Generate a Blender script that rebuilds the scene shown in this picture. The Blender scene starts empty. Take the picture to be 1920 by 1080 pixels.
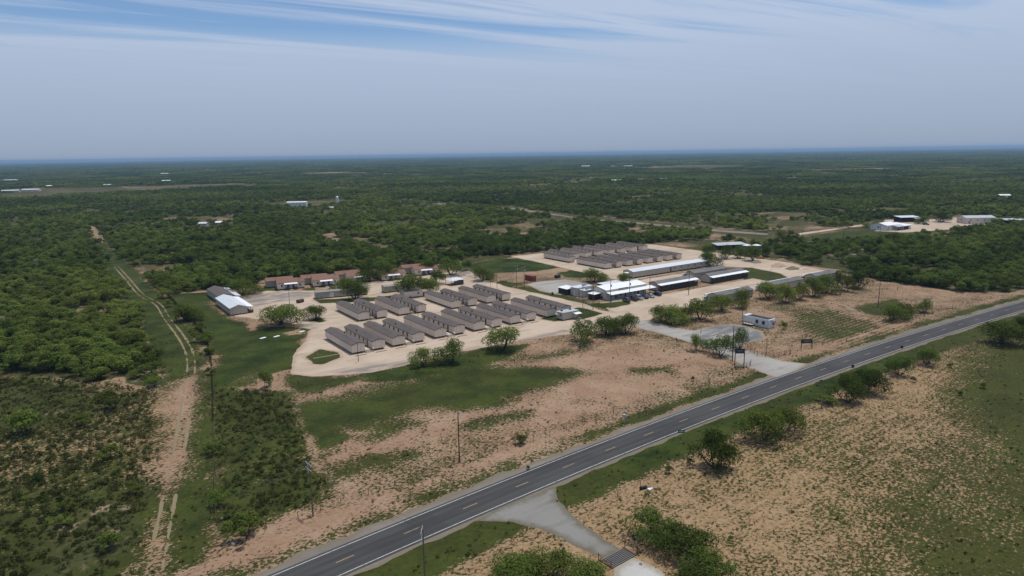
import bpy, math, random
import numpy as np
from mathutils import Vector, Matrix

# ---------------------------------------------------------------- camera, sky, sun, exposure
# World axes follow the camp's own building grid: x along the rows, y across them, metres; drone at the origin.
scene = bpy.context.scene
CAM_H = 61.8
cam_data = bpy.data.cameras.new('camera')
cam_data.sensor_width = 36.0
cam_data.lens = 24.0
cam_data.clip_end = 60000.0
cam = bpy.data.objects.new('camera', cam_data)
scene.collection.objects.link(cam)
cam.location = (0, 0, CAM_H)
_m = Matrix.Rotation(math.radians(-34.7), 4, 'Z') @ Matrix.Rotation(math.radians(90 - 11.14), 4, 'X') @ Matrix.Rotation(math.radians(-0.865), 4, 'Z')
cam.rotation_euler = _m.to_euler()
scene.camera = cam
scene.view_settings.view_transform = 'Standard'
scene.view_settings.look = 'None'
scene.view_settings.gamma = 1.0
scene.view_settings.exposure = -0.12
scene.cycles.use_denoising = True
scene.cycles.max_bounces = 5
scene.cycles.diffuse_bounces = 3
scene.cycles.glossy_bounces = 2
scene.cycles.transmission_bounces = 3
scene.cycles.transparent_max_bounces = 6
scene.cycles.volume_bounces = 0
scene.cycles.caustics_reflective = False
scene.cycles.caustics_refractive = False

SUN_ELEV, SUN_AZ = 77.0, 86.0          # azimuth measured from +y (the grid's depth axis) towards +x
world = bpy.data.worlds.new('World')
scene.world = world
world.use_nodes = True
wt = world.node_tree
wn, wl = wt.nodes, wt.links
for n in list(wn): wn.remove(n)
w_out = wn.new('ShaderNodeOutputWorld')
w_bg = wn.new('ShaderNodeBackground'); w_bg.inputs['Strength'].default_value = 0.085
sky = wn.new('ShaderNodeTexSky'); sky.sky_type = 'NISHITA'; sky.sun_disc = False
sky.sun_elevation = math.radians(SUN_ELEV); sky.sun_rotation = math.radians(SUN_AZ)
sky.altitude = 120.0; sky.air_density = 1.0; sky.dust_density = 0.6; sky.ozone_density = 3.0
w_tc = wn.new('ShaderNodeTexCoord')
w_sep = wn.new('ShaderNodeSeparateXYZ'); wl.new(w_tc.outputs['Generated'], w_sep.inputs[0])
def wmath(op, a, b=None, clamp=False):
    n = wn.new('ShaderNodeMath'); n.operation = op; n.use_clamp = clamp
    for i, v in enumerate((a, b)):
        if v is None: continue
        if isinstance(v, (int, float)): n.inputs[i].default_value = v
        else: wl.new(v, n.inputs[i])
    return n.outputs[0]
# cirrus sheet: the view direction is followed up to a flat cloud layer
zc = wmath('MAXIMUM', w_sep.outputs['Z'], 0.03)
w_cmb = wn.new('ShaderNodeCombineXYZ')
wl.new(wmath('DIVIDE', w_sep.outputs['X'], zc), w_cmb.inputs[0]); wl.new(wmath('DIVIDE', w_sep.outputs['Y'], zc), w_cmb.inputs[1])
def wnoise(rot, scl, scale, detail, rough, dist=0.0, off=(0, 0, 0)):
    mp = wn.new('ShaderNodeMapping'); mp.inputs['Rotation'].default_value = (0, 0, math.radians(rot)); mp.inputs['Scale'].default_value = scl; mp.inputs['Location'].default_value = off
    wl.new(w_cmb.outputs[0], mp.inputs['Vector'])
    nz = wn.new('ShaderNodeTexNoise'); nz.inputs['Scale'].default_value = scale; nz.inputs['Detail'].default_value = detail; nz.inputs['Roughness'].default_value = rough; nz.inputs['Distortion'].default_value = dist
    wl.new(mp.outputs[0], nz.inputs['Vector']); return nz.outputs['Fac']
n_big = wnoise(-20, (0.30, 1.0, 1), 0.40, 3, 0.5, 0.5, (9.1, 6.2, 0))
n_fine = wnoise(-16, (0.16, 1.0, 1), 1.1, 7, 0.66, 1.2, (0.4, 5.0, 0))
cover = wmath('ADD', wmath('MULTIPLY', n_big, 2.2), wmath('MULTIPLY', n_fine, 1.5))
cover = wmath('MULTIPLY', wmath('SUBTRACT', cover, 1.62), 2.4, True)
# the veil thickens towards the horizon as the slant through it grows
veil = wmath('MULTIPLY', wmath('SUBTRACT', 0.165, w_sep.outputs['Z']), 22.0, True)
cover = wmath('ADD', cover, veil, True)
cover = wmath('MULTIPLY', cover, 0.9)
w_rng = wn.new('ShaderNodeMapRange'); w_rng.inputs['From Min'].default_value = 0.0; w_rng.inputs['From Max'].default_value = 0.17; wl.new(w_sep.outputs['Z'], w_rng.inputs['Value'])
w_veil = wn.new('ShaderNodeMixRGB'); w_veil.inputs['Color1'].default_value = (3.85, 4.75, 6.45, 1); w_veil.inputs['Color2'].default_value = (6.2, 7.35, 9.4, 1); wl.new(wmath('ADD', w_rng.outputs[0], wmath('MULTIPLY', wmath('MULTIPLY', wmath('SUBTRACT', n_fine, 0.5), 0.6), wmath('POWER', w_rng.outputs[0], 1.5)), True), w_veil.inputs['Fac'])
w_mix = wn.new('ShaderNodeMixRGB'); wl.new(w_veil.outputs[0], w_mix.inputs['Color2'])
w_blue = wn.new('ShaderNodeMixRGB'); w_blue.blend_type = 'MULTIPLY'; w_blue.inputs['Fac'].default_value = 1.0; w_blue.inputs['Color2'].default_value = (1.05, 1.2, 1.38, 1); wl.new(sky.outputs[0], w_blue.inputs['Color1'])
wl.new(cover, w_mix.inputs['Fac']); wl.new(w_blue.outputs[0], w_mix.inputs['Color1'])
wl.new(w_mix.outputs[0], w_bg.inputs['Color']); wl.new(w_bg.outputs[0], w_out.inputs['Surface'])

sun_data = bpy.data.lights.new('sun', 'SUN')
sun_data.energy = 3.9; sun_data.angle = math.radians(0.6); sun_data.color = (1.0, 0.955, 0.88)
sun = bpy.data.objects.new('sun', sun_data); scene.collection.objects.link(sun)
_e, _a = math.radians(SUN_ELEV), math.radians(SUN_AZ)
_to_sun = Vector((math.sin(_a) * math.cos(_e), math.cos(_a) * math.cos(_e), math.sin(_e)))
sun.rotation_euler = _to_sun.to_track_quat('Z', 'Y').to_euler()
sun.location = _to_sun * 400

# ---------------------------------------------------------------- helpers
C = scene.collection
R = math.radians
rng = random.Random(11)
def tag(o, label=None, cat=None, group=None, kind=None):
    if label: o['label'] = label
    if cat: o['category'] = cat
    if group: o['group'] = group
    if kind: o['kind'] = kind
    return o
def thing(name, label, cat, loc=(0, 0, 0), rz=0.0, group=None):
    o = bpy.data.objects.new(name, None); C.objects.link(o)
    o.empty_display_size = 0.3
    o.location = loc if len(loc) == 3 else (loc[0], loc[1], 0); o.rotation_euler = (0, 0, rz)
    return tag(o, label, cat, group)
KIDS = {}
def place(name, mesh, parent=None, loc=(0, 0, 0), rz=0.0, scl=None):
    o = bpy.data.objects.new(name, mesh); C.objects.link(o)
    o.location = loc; o.rotation_euler = (0, 0, rz)
    if scl: o.scale = scl
    if parent is not None:
        o.parent = parent; KIDS.setdefault(parent.name, []).append(o)
    return o
def copy_tree(o, parent=None):
    c = o.copy(); C.objects.link(c)
    if parent is not None:
        c.parent = parent; KIDS.setdefault(parent.name, []).append(c)
    for ch in KIDS.get(o.name, []): copy_tree(ch, c)
    return c
def copy_thing(o, loc, rz=None, label=None, group=None, scl=None):
    c = copy_tree(o)
    c.location = loc if len(loc) == 3 else (loc[0], loc[1], 0)
    if rz is not None: c.rotation_euler = (0, 0, rz)
    if scl: c.scale = scl
    return tag(c, label, None, group)
class MB:
    """collects boxes, prisms and tubes, then links them as ONE mesh object"""
    def __init__(s): s.v = []; s.f = []
    def add(s, vs, fs):
        b = len(s.v); s.v += [tuple(p) for p in vs]; s.f += [tuple(i + b for i in f) for f in fs]; return s
    def box(s, x0, x1, y0, y1, z0, z1):
        return s.add([(x0, y0, z0), (x1, y0, z0), (x1, y1, z0), (x0, y1, z0), (x0, y0, z1), (x1, y0, z1), (x1, y1, z1), (x0, y1, z1)],
                     [(3, 2, 1, 0), (4, 5, 6, 7), (0, 1, 5, 4), (1, 2, 6, 5), (2, 3, 7, 6), (3, 0, 4, 7)])
    def extrude(s, prof, axis, a, b):
        """prof: 2-D outline (anticlockwise), pushed along axis 'x' (prof = y,z) or 'y' (prof = x,z) from a to b"""
        n = len(prof)
        mk = (lambda t, p: (t, p[0], p[1])) if axis == 'x' else (lambda t, p: (p[0], t, p[1]))
        vs = [mk(a, p) for p in prof] + [mk(b, p) for p in prof]
        fs = [tuple(range(n)), tuple(range(2 * n - 1, n - 1, -1))] + [(i, i + n, (i + 1) % n + n, (i + 1) % n) for i in range(n)]
        return s.add(vs, fs)
    def slab(s, quad, t):
        """a quad of four points thickened downwards by t"""
        q = [Vector(p) for p in quad]; d = Vector((0, 0, -t))
        return s.add([*q, *[p + d for p in q]], [(0, 1, 2, 3), (7, 6, 5, 4), (0, 4, 5, 1), (1, 5, 6, 2), (2, 6, 7, 3), (3, 7, 4, 0)])
    def tube(s, p0, p1, r0, r1=None, n=6):
        p0, p1 = Vector(p0), Vector(p1); r1 = r0 if r1 is None else r1
        d = (p1 - p0).normalized(); a = d.orthogonal().normalized(); b = d.cross(a)
        vs = []
        for p, r in ((p0, r0), (p1, r1)):
            vs += [p + (a * math.cos(2 * math.pi * i / n) + b * math.sin(2 * math.pi * i / n)) * r for i in range(n)]
        return s.add(vs, [(i, (i + 1) % n, (i + 1) % n + n, i + n) for i in range(n)] + [tuple(range(n - 1, -1, -1)), tuple(range(n, 2 * n))])
    def mesh(s, name, mat, smooth=False):
        me = bpy.data.meshes.new(name); me.from_pydata(s.v, [], s.f); me.materials.append(mat)
        if smooth: me.polygons.foreach_set('use_smooth', [True] * len(me.polygons))
        me.update(); return me
    def build(s, name, mat, parent=None, loc=(0, 0, 0), rz=0.0, smooth=False):
        return place(name, s.mesh(name, mat, smooth), parent, loc, rz)
def ordinal(i):
    return ['first', 'second', 'third', 'fourth', 'fifth', 'sixth', 'seventh', 'eighth', 'ninth', 'tenth', 'eleventh', 'twelfth'][i]

# ---------------------------------------------------------------- numeric fields (value noise, polygon distance)
def _hash(i, j, seed):
    h = (i.astype(np.int64) * 374761393 + j.astype(np.int64) * 668265263 + seed * 974634777) & 0x7fffffff
    h = ((h ^ (h >> 13)) * 1274126177) & 0x7fffffff
    return ((h ^ (h >> 16)) & 0xffff) / 65535.0
def vnoise(x, y, seed=0):
    i, j = np.floor(x), np.floor(y); fx, fy = x - i, y - j
    fx = fx * fx * (3 - 2 * fx); fy = fy * fy * (3 - 2 * fy)
    a, b, c, d = _hash(i, j, seed), _hash(i + 1, j, seed), _hash(i, j + 1, seed), _hash(i + 1, j + 1, seed)
    return (a * (1 - fx) + b * fx) * (1 - fy) + (c * (1 - fx) + d * fx) * fy
def fbm(x, y, size, octv=4, seed=0):
    t, amp, s = 0.0, 0.5, 0.0
    x, y = x / size, y / size
    for k in range(octv):
        t = t + amp * vnoise(x, y, seed + k * 17); s += amp; amp *= 0.5; x = x * 2.03 + 3.1; y = y * 2.03 + 1.7
    return t / s
def sdist(x, y, poly):
    """signed distance to a polygon, positive inside"""
    best = np.full(x.shape, 1e12); ins = np.zeros(x.shape, bool); n = len(poly)
    for k in range(n):
        (ax, ay), (bx, by) = poly[k], poly[(k + 1) % n]
        ex, ey = bx - ax, by - ay; L = ex * ex + ey * ey + 1e-9
        t = np.clip(((x - ax) * ex + (y - ay) * ey) / L, 0, 1)
        best = np.minimum(best, (x - ax - t * ex) ** 2 + (y - ay - t * ey) ** 2)
        cr = (ay > y) != (by > y)
        ins ^= cr & (x < ex * (y - ay) / (ey if abs(ey) > 1e-9 else 1e-9) + ax)
    return np.where(ins, 1, -1) * np.sqrt(best)
def lmask(x, y, poly, soft, wob=0.0, seed=5):
    """0..1 mask of a polygon with a soft, wandering border"""
    p = np.array(poly); pad = soft + wob + 1
    near = (x > p[:, 0].min() - pad) & (x < p[:, 0].max() + pad) & (y > p[:, 1].min() - pad) & (y < p[:, 1].max() + pad)
    out = np.zeros(x.shape)
    if near.any():
        d = sdist(x[near], y[near], poly)
        if wob: d = d + (fbm(x[near], y[near], wob * 3.0, 3, seed) - 0.5) * 2 * wob
        out[near] = np.clip(d / soft + 0.5, 0, 1)
    return out
ROAD = np.array([1.94615e-07, -0.000371628, 0.129028, 90.7546])
def road_y(x):
    x = np.asarray(x, float); x0, x1 = 20.0, 320.0
    xc = np.clip(x, x0, x1); d = np.polyder(ROAD)
    return np.polyval(ROAD, xc) + np.where(x < x0, np.polyval(d, x0) * (x - x0), 0) + np.where(x > x1, np.polyval(d, x1) * (x - x1), 0)
def road_d(x, y):
    """distance north (+) or south (-) of the highway's centre line"""
    return y - road_y(x)

# ---------------------------------------------------------------- materials
class NT:
    def __init__(s, name):
        s.m = bpy.data.materials.new(name); s.m.use_nodes = True; s.t = s.m.node_tree; s.n = s.t.nodes; s.l = s.t.links
        s.b = s.n['Principled BSDF']; s.out = s.n['Material Output']
        s.tc = s.n.new('ShaderNodeTexCoord')
    def lnk(s, v, sock):
        if isinstance(v, (int, float)): sock.default_value = v
        elif isinstance(v, tuple): sock.default_value = (*v, 1) if len(v) == 3 else v
        else: s.l.new(v, sock)
    def math(s, op, a, b=0.0, clamp=False):
        n = s.n.new('ShaderNodeMath'); n.operation = op; n.use_clamp = clamp
        s.lnk(a, n.inputs[0]); s.lnk(b, n.inputs[1]); return n.outputs[0]
    def noise(s, scale, detail=3, rough=0.55, stretch=None, rot=0.0, dist=0.0, space='Object', off=(0, 0, 0)):
        v = s.tc.outputs[space]
        if stretch or rot or any(off):
            mp = s.n.new('ShaderNodeMapping'); mp.inputs['Scale'].default_value = stretch or (1, 1, 1); mp.inputs['Rotation'].default_value = (0, 0, rot); mp.inputs['Location'].default_value = off
            s.l.new(v, mp.inputs[0]); v = mp.outputs[0]
        n = s.n.new('ShaderNodeTexNoise'); n.inputs['Scale'].default_value = scale; n.inputs['Detail'].default_value = detail
        n.inputs['Roughness'].default_value = rough; n.inputs['Distortion'].default_value = dist; s.l.new(v, n.inputs['Vector']); return n.outputs['Fac']
    def mix(s, f, a, b):
        n = s.n.new('ShaderNodeMixRGB'); s.lnk(f, n.inputs[0]); s.lnk(a, n.inputs[1]); s.lnk(b, n.inputs[2]); return n.outputs[0]
    def mul(s, a, b, f=1.0):
        n = s.n.new('ShaderNodeMixRGB'); n.blend_type = 'MULTIPLY'; s.lnk(f, n.inputs[0]); s.lnk(a, n.inputs[1]); s.lnk(b, n.inputs[2]); return n.outputs[0]
    def step(s, v, lo, hi):
        n = s.n.new('ShaderNodeMapRange'); n.interpolation_type = 'SMOOTHSTEP'; s.lnk(v, n.inputs['Value']); s.lnk(lo, n.inputs['From Min']); s.lnk(hi, n.inputs['From Max']); return n.outputs[0]
    def attr(s, name):
        n = s.n.new('ShaderNodeAttribute'); n.attribute_name = name; return n.outputs['Fac']
    def bump(s, h, strength=0.3, dist=0.1):
        n = s.n.new('ShaderNodeBump'); n.inputs['Strength'].default_value = strength; n.inputs['Distance'].default_value = dist; s.l.new(h, n.inputs['Height']); s.l.new(n.outputs[0], s.b.inputs['Normal'])
    def done(s, col, rough=0.8, metal=0.0, spec=0.3):
        s.lnk(col, s.b.inputs['Base Color']); s.lnk(rough, s.b.inputs['Roughness']); s.b.inputs['Metallic'].default_value = metal
        s.b.inputs['Specular IOR Level'].default_value = spec; return s.m
def plain(name, col, rough=0.7, metal=0.0, var=0.18, scale=1.5, spec=0.3):
    t = NT(name); n = t.noise(scale, 4, 0.6)
    c = t.mix(n, tuple(x * (1 - var) for x in col), tuple(min(1, x * (1 + var)) for x in col))
    return t.done(c, rough, metal, spec)
M = {}
def siding(name, col):
    """vertical grooved panel siding with rain streaks"""
    t = NT(name)
    geo = t.n.new('ShaderNodeNewGeometry'); sx = t.n.new('ShaderNodeSeparateXYZ'); t.l.new(t.tc.outputs['Object'], sx.inputs[0])
    w = t.math('ADD', sx.outputs[0], sx.outputs[1]); fr = t.math('FRACT', t.math('MULTIPLY', w, 1 / 0.6))
    groove = t.math('LESS_THAN', fr, 0.08)
    n = t.noise(0.5, 4, 0.6); st = t.noise(2.2, 3, 0.6, stretch=(1, 1, 0.08))
    c = t.mix(n, tuple(x * 0.9 for x in col), tuple(x * 1.08 for x in col))
    c = t.mul(c, (0.8, 0.77, 0.72), t.step(st, 0.52, 0.75)); c = t.mul(c, (0.78, 0.78, 0.78), groove)
    oi = t.n.new('ShaderNodeObjectInfo'); c = t.mix(t.math('MULTIPLY', oi.outputs['Random'], 0.25), c, tuple(x * 0.8 for x in col))
    t.bump(groove, 0.3, 0.02); return t.done(c, 0.65)
def shingle(name, col):
    t = NT(name); n1 = t.noise(6, 3, 0.7, stretch=(1, 3, 1)); n2 = t.noise(0.35, 4, 0.6); n3 = t.noise(1.2, 3, 0.5, stretch=(0.3, 1, 1))
    c = t.mix(n1, tuple(x * 0.7 for x in col), tuple(x * 1.3 for x in col)); c = t.mul(c, (0.75, 0.75, 0.78), t.step(n2, 0.45, 0.7)); c = t.mix(t.math('MULTIPLY', t.step(n3, 0.55, 0.75), 0.4), c, tuple(x * 1.6 for x in col))
    oi = t.n.new('ShaderNodeObjectInfo'); c = t.mix(t.math('MULTIPLY', oi.outputs['Random'], 0.35), c, tuple(x * 1.25 for x in col))
    t.bump(n1, 0.4, 0.03); return t.done(c, 0.92, 0, 0.15)
def metal_roof(name, col, rough=0.45, axis=0):
    t = NT(name); sx = t.n.new('ShaderNodeSeparateXYZ'); t.l.new(t.tc.outputs['Object'], sx.inputs[0])
    fr = t.math('FRACT', t.math('MULTIPLY', sx.outputs[axis], 1 / 0.9)); rib = t.math('LESS_THAN', fr, 0.09)
    n = t.noise(0.4, 4, 0.6); c = t.mix(n, tuple(x * 0.86 for x in col), tuple(min(1, x * 1.06) for x in col)); c = t.mul(c, (0.82, 0.83, 0.85), rib)
    c = t.mul(c, (0.9, 0.85, 0.78), t.step(t.noise(1.5, 4, 0.7, stretch=(1, 0.2, 1)), 0.6, 0.8))
    t.bump(rib, 0.3, 0.03); return t.done(c, rough, 0.0, 0.4)
M['wall_tan'] = siding('tan_siding', (0.70, 0.595, 0.495))
M['wall_grey'] = siding('grey_siding', (0.44, 0.40, 0.335))
M['wall_olive'] = siding('olive_siding', (0.36, 0.345, 0.275))
M['wall_white'] = siding('white_siding', (0.66, 0.66, 0.65))
M['wall_metal'] = siding('metal_siding', (0.56, 0.51, 0.45))
M['roof_dark'] = shingle('charcoal_shingle', (0.095, 0.081, 0.076))
M['roof_brown'] = shingle('brown_shingle', (0.175, 0.098, 0.070))
M['roof_grey'] = shingle('grey_shingle', (0.135, 0.132, 0.13))
M['roof_olive'] = shingle('weathered_shingle', (0.22, 0.205, 0.18))
M['roof_silver'] = metal_roof('silver_roof', (0.55, 0.58, 0.61))
M['roof_white'] = metal_roof('white_roof', (0.74, 0.75, 0.75))
M['roof_grey_metal'] = metal_roof('grey_metal_roof', (0.40, 0.42, 0.43))
M['trim_dark'] = plain('dark_trim', (0.07, 0.06, 0.055))
M['trim_white'] = plain('white_trim', (0.68, 0.68, 0.66))
M['black'] = plain('black_screen', (0.022, 0.021, 0.022), 0.7)
M['black_metal'] = plain('black_metal', (0.03, 0.03, 0.032), 0.5)
M['shadow_cloth'] = plain('shade_mesh', (0.045, 0.042, 0.04), 0.85)
M['glass'] = plain('window_glass', (0.035, 0.042, 0.05), 0.12, 0, 0.3, 1.0, 0.6)
M['door_dark'] = plain('dark_door', (0.06, 0.055, 0.05), 0.6)
M['door_white'] = plain('white_door', (0.62, 0.62, 0.6), 0.5)
M['concrete'] = plain('concrete', (0.42, 0.40, 0.37), 0.9, 0, 0.15, 3)
M['block'] = plain('concrete_block', (0.24, 0.22, 0.2), 0.9)
M['steel'] = plain('galvanised_steel', (0.38, 0.39, 0.40), 0.45, 0.3)
M['rust'] = plain('rusty_steel', (0.10, 0.055, 0.038), 0.85)
M['red'] = plain('red_container_paint', (0.20, 0.045, 0.035), 0.7, 0, 0.25, 2)
M['green_sign'] = plain('green_sign_paint', (0.0, 0.12, 0.07), 0.4)
M['blue'] = plain('blue_plastic', (0.03, 0.10, 0.27), 0.5)
M['wood'] = plain('weathered_wood', (0.26, 0.20, 0.15), 0.9, 0, 0.3, 4)
M['wood_light'] = plain('pale_lumber', (0.42, 0.35, 0.27), 0.9, 0, 0.25, 4)
M['wood_dark'] = plain('dark_lumber', (0.085, 0.06, 0.045), 0.9, 0, 0.3, 4)
M['pole'] = plain('utility_pole_wood', (0.135, 0.105, 0.08), 0.95, 0, 0.35, 3)
M['pole_dark'] = plain('creosote_pole', (0.035, 0.027, 0.022), 0.95, 0, 0.35, 3)
M['tank'] = plain('white_tank', (0.62, 0.62, 0.60), 0.5)
M['yellow'] = plain('yellow_machine_paint', (0.45, 0.26, 0.04), 0.5)
M['bark'] = plain('mesquite_bark', (0.055, 0.043, 0.034), 0.95, 0, 0.35, 5)
M['dry_twig'] = plain('dry_brush', (0.16, 0.135, 0.12), 0.95, 0, 0.3, 2)
M['rubber'] = plain('tyre_rubber', (0.018, 0.018, 0.018), 0.85)
M['rim'] = plain('alloy_rim', (0.35, 0.35, 0.36), 0.35, 0.6)
M['lamp_red'] = plain('tail_lamp', (0.25, 0.01, 0.01), 0.3)
M['lamp_clear'] = plain('head_lamp', (0.6, 0.6, 0.58), 0.2)
def car_paint(name, col):
    t = NT(name); t.b.inputs['Coat Weight'].default_value = 0.6; t.b.inputs['Coat Roughness'].default_value = 0.08
    return t.done(t.mix(t.noise(0.8, 3), tuple(x * 0.9 for x in col), col), 0.35, 0.15, 0.5)
for k, c in dict(grey=(0.10, 0.105, 0.11), black=(0.012, 0.012, 0.014), white=(0.62, 0.63, 0.64), navy=(0.012, 0.02, 0.055), pearl=(0.5, 0.52, 0.53), ink=(0.012, 0.016, 0.03)).items(): M['car_' + k] = car_paint('car_paint_' + k, c)
def leaf(name, dark, light, warm):
    t = NT(name); oi = t.n.new('ShaderNodeObjectInfo')
    c = t.mix(t.attr('tint'), dark, light)
    c = t.mix(t.math('MULTIPLY', t.math('POWER', oi.outputs['Random'], 2.0), 0.6), c, warm)
    st = t.n.new('ShaderNodeTexNoise'); st.inputs['Scale'].default_value = 0.0045; st.inputs['Detail'].default_value = 3; t.l.new(oi.outputs['Location'], st.inputs['Vector'])
    c = t.mix(t.math('MULTIPLY', t.step(st.outputs['Fac'], 0.47, 0.62), 0.75), c, tuple(x * 1.15 for x in warm)); c = t.mul(c, (0.72, 0.76, 0.78), t.step(st.outputs['Fac'], 0.5, 0.36))
    vr = t.n.new('ShaderNodeHueSaturation'); vr.inputs['Saturation'].default_value = 0.95
    t.l.new(t.math('ADD', t.math('MULTIPLY', t.math('FRACT', t.math('MULTIPLY', oi.outputs['Random'], 7.31)), 0.85), 0.58), vr.inputs['Value']); t.l.new(c, vr.inputs['Color'])
    d = t.n.new('ShaderNodeBsdfDiffuse'); tr = t.n.new('ShaderNodeBsdfTranslucent'); mx = t.n.new('ShaderNodeMixShader'); mx.inputs[0].default_value = 0.36
    t.l.new(vr.outputs[0], d.inputs[0]); t.l.new(vr.outputs[0], tr.inputs[0]); t.l.new(d.outputs[0], mx.inputs[1]); t.l.new(tr.outputs[0], mx.inputs[2]); t.l.new(mx.outputs[0], t.out.inputs['Surface'])
    t.n.remove(t.b); return t.m
M['leaf'] = leaf('mesquite_leaf', (0.0512, 0.0822, 0.0131), (0.1066, 0.1519, 0.0250), (0.1322, 0.1591, 0.0268))
M['leaf_dark'] = leaf('brush_leaf', (0.0616, 0.0935, 0.0153), (0.1154, 0.1597, 0.0263), (0.1424, 0.1694, 0.0306))
M['leaf_weed'] = leaf('weed_leaf', (0.0310, 0.0459, 0.0120), (0.0608, 0.0732, 0.0190), (0.0992, 0.0930, 0.0325))

# ground: sand, tufted grass, lawn and brush floor, laid out by attributes that mark what grows where
t = NT('ground_soil_and_grass')
g, dry, br, ro = t.attr('grass'), t.attr('dry'), t.attr('brush'), t.attr('rows')
big = t.noise(0.012, 4, 0.6); mid = t.noise(0.09, 4, 0.6); fine = t.noise(0.9, 4, 0.65); grit = t.noise(7.0, 3, 0.7)
sand = t.mix(t.step(mid, 0.35, 0.68), (0.2596, 0.1654, 0.1069), (0.3090, 0.2143, 0.1438))
sand = t.mix(t.math('MULTIPLY', t.attr('litter'), 0.85), sand, t.mix(t.step(fine, 0.4, 0.6), (0.3036, 0.2027, 0.1120), (0.2378, 0.1661, 0.0795)))
sand = t.mul(sand, (0.80, 0.74, 0.68), t.step(fine, 0.45, 0.72)); sand = t.mul(sand, (0.86, 0.85, 0.83), grit)
tuft = t.noise(1.7, 4, 0.72, stretch=(0.8, 1.1, 1), rot=-0.6, dist=0.2)
rows_w = t.n.new('ShaderNodeTexWave'); rows_w.inputs['Scale'].default_value = 0.16; rows_w.inputs['Distortion'].default_value = 1.2; rows_w.inputs['Detail'].default_value = 2; rows_w.bands_direction = 'Y'
rm = t.n.new('ShaderNodeMapping'); rm.inputs['Rotation'].default_value = (0, 0, math.radians(-2.5)); t.l.new(t.tc.outputs['Object'], rm.inputs[0]); t.l.new(rm.outputs[0], rows_w.inputs[0])
tv = t.math('ADD', tuft, t.math('MULTIPLY', t.math('SUBTRACT', t.noise(0.22, 5, 0.7, dist=0.8), 0.5), 0.42))
tv = t.math('ADD', tv, t.math('MULTIPLY', t.math('MULTIPLY', t.math('SUBTRACT', rows_w.outputs['Fac'], 0.5), 0.11), ro))
thr = t.math('SUBTRACT', 0.715, t.math('MULTIPLY', g, 0.46))
cov = t.step(tv, t.math('SUBTRACT', thr, 0.03), t.math('ADD', thr, 0.03))
lush = t.mix(t.step(mid, 0.35, 0.65), (0.0172, 0.0291, 0.0055), (0.0480, 0.0640, 0.0115))
olive = t.mix(t.step(tuft, 0.4, 0.65), (0.0694, 0.0645, 0.0171), (0.0409, 0.0453, 0.0113))
patchy = t.math('ADD', dry, t.math('MULTIPLY', t.math('SUBTRACT', t.noise(0.05, 5, 0.7), 0.5), 1.3), True); grass = t.mix(patchy, lush, olive); grass = t.mul(grass, (0.72, 0.74, 0.7), t.step(fine, 0.42, 0.66)); grass = t.mul(grass, (0.8, 0.82, 0.8), grit)
col = t.mix(cov, sand, grass)
floor_c = t.mix(t.step(fine, 0.35, 0.65), (0.0252, 0.0348, 0.0100), (0.0630, 0.0600, 0.0225))
floor_c = t.mix(t.math('MULTIPLY', t.step(t.noise(0.16, 4, 0.65), 0.54, 0.66), t.step(big, 0.38, 0.58)), floor_c, (0.2480, 0.1880, 0.1240))
col = t.mix(t.step(t.math('ADD', br, t.math('MULTIPLY', t.math('SUBTRACT', fine, 0.5), 0.5)), 0.4, 0.6), col, floor_c)
t.bump(t.math('ADD', t.math('MULTIPLY', cov, 0.6), t.math('MULTIPLY', fine, 0.5)), 0.6, 0.25)
M['ground'] = t.done(col, 0.95, 0, 0.1)
def gravel(name, a, b, dk, dust):
    t = NT(name); big = t.noise(0.05, 4, 0.6); st = t.noise(0.25, 4, 0.6, stretch=(0.25, 1.2, 1)); fi = t.noise(3.5, 4, 0.7)
    c = t.mix(t.step(big, 0.35, 0.65), a, b); c = t.mul(c, (0.85, 0.84, 0.82), t.step(st, 0.5, 0.72)); c = t.mul(c, (0.86, 0.86, 0.86), fi)
    tk = t.noise(0.09, 5, 0.6, stretch=(0.3, 1.6, 1), dist=1.5, off=(7, 3, 0)); c = t.mul(c, (0.80, 0.79, 0.78), t.step(tk, 0.54, 0.66)); c = t.mul(c, (0.86, 0.83, 0.79), t.step(t.noise(0.5, 6, 0.7), 0.55, 0.75))
    gr = t.math('MULTIPLY', t.attr('stain'), t.step(t.noise(0.16, 5, 0.65, stretch=(0.35, 1, 1), dist=0.6), 0.36, 0.58)); c = t.mix(gr, c, dk)
    ed = t.math('SUBTRACT', 1.0, t.step(t.math('ADD', t.attr('inside'), t.math('MULTIPLY', t.math('SUBTRACT', t.noise(0.6, 5, 0.7), 0.5), 3.0)), 0.1, 1.8))
    c = t.mix(t.math('MULTIPLY', ed, 0.85), c, dust); t.bump(fi, 0.3, 0.03); return t.done(c, 0.95, 0, 0.1)
M['gravel'] = gravel('caliche_gravel', (0.3922, 0.3082, 0.2305), (0.4604, 0.3722, 0.2890), (0.1833, 0.1601, 0.1445), (0.3069, 0.2281, 0.1601))
M['gravel_grey'] = gravel('grey_gravel', (0.2700, 0.2513, 0.2288), (0.3375, 0.3187, 0.2925), (0.1237, 0.1237, 0.1275), (0.2475, 0.1988, 0.1462))
M['gravel_white'] = gravel('white_caliche', (0.1716, 0.1638, 0.1482), (0.2132, 0.2054, 0.1898), (0.1300, 0.1248, 0.1144), (0.1144, 0.0988, 0.0702))
M['shoulder'] = gravel('shoulder_chippings', (0.1613, 0.1425, 0.1237), (0.2025, 0.1800, 0.1537), (0.1125, 0.1050, 0.0975), (0.1500, 0.1237, 0.0863))
t = NT('asphalt')
u = t.attr('lane'); w1 = t.noise(0.35, 4, 0.6, stretch=(0.12, 1, 1)); w2 = t.noise(9, 3, 0.75); w3 = t.noise(0.06, 3, 0.5)
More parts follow.
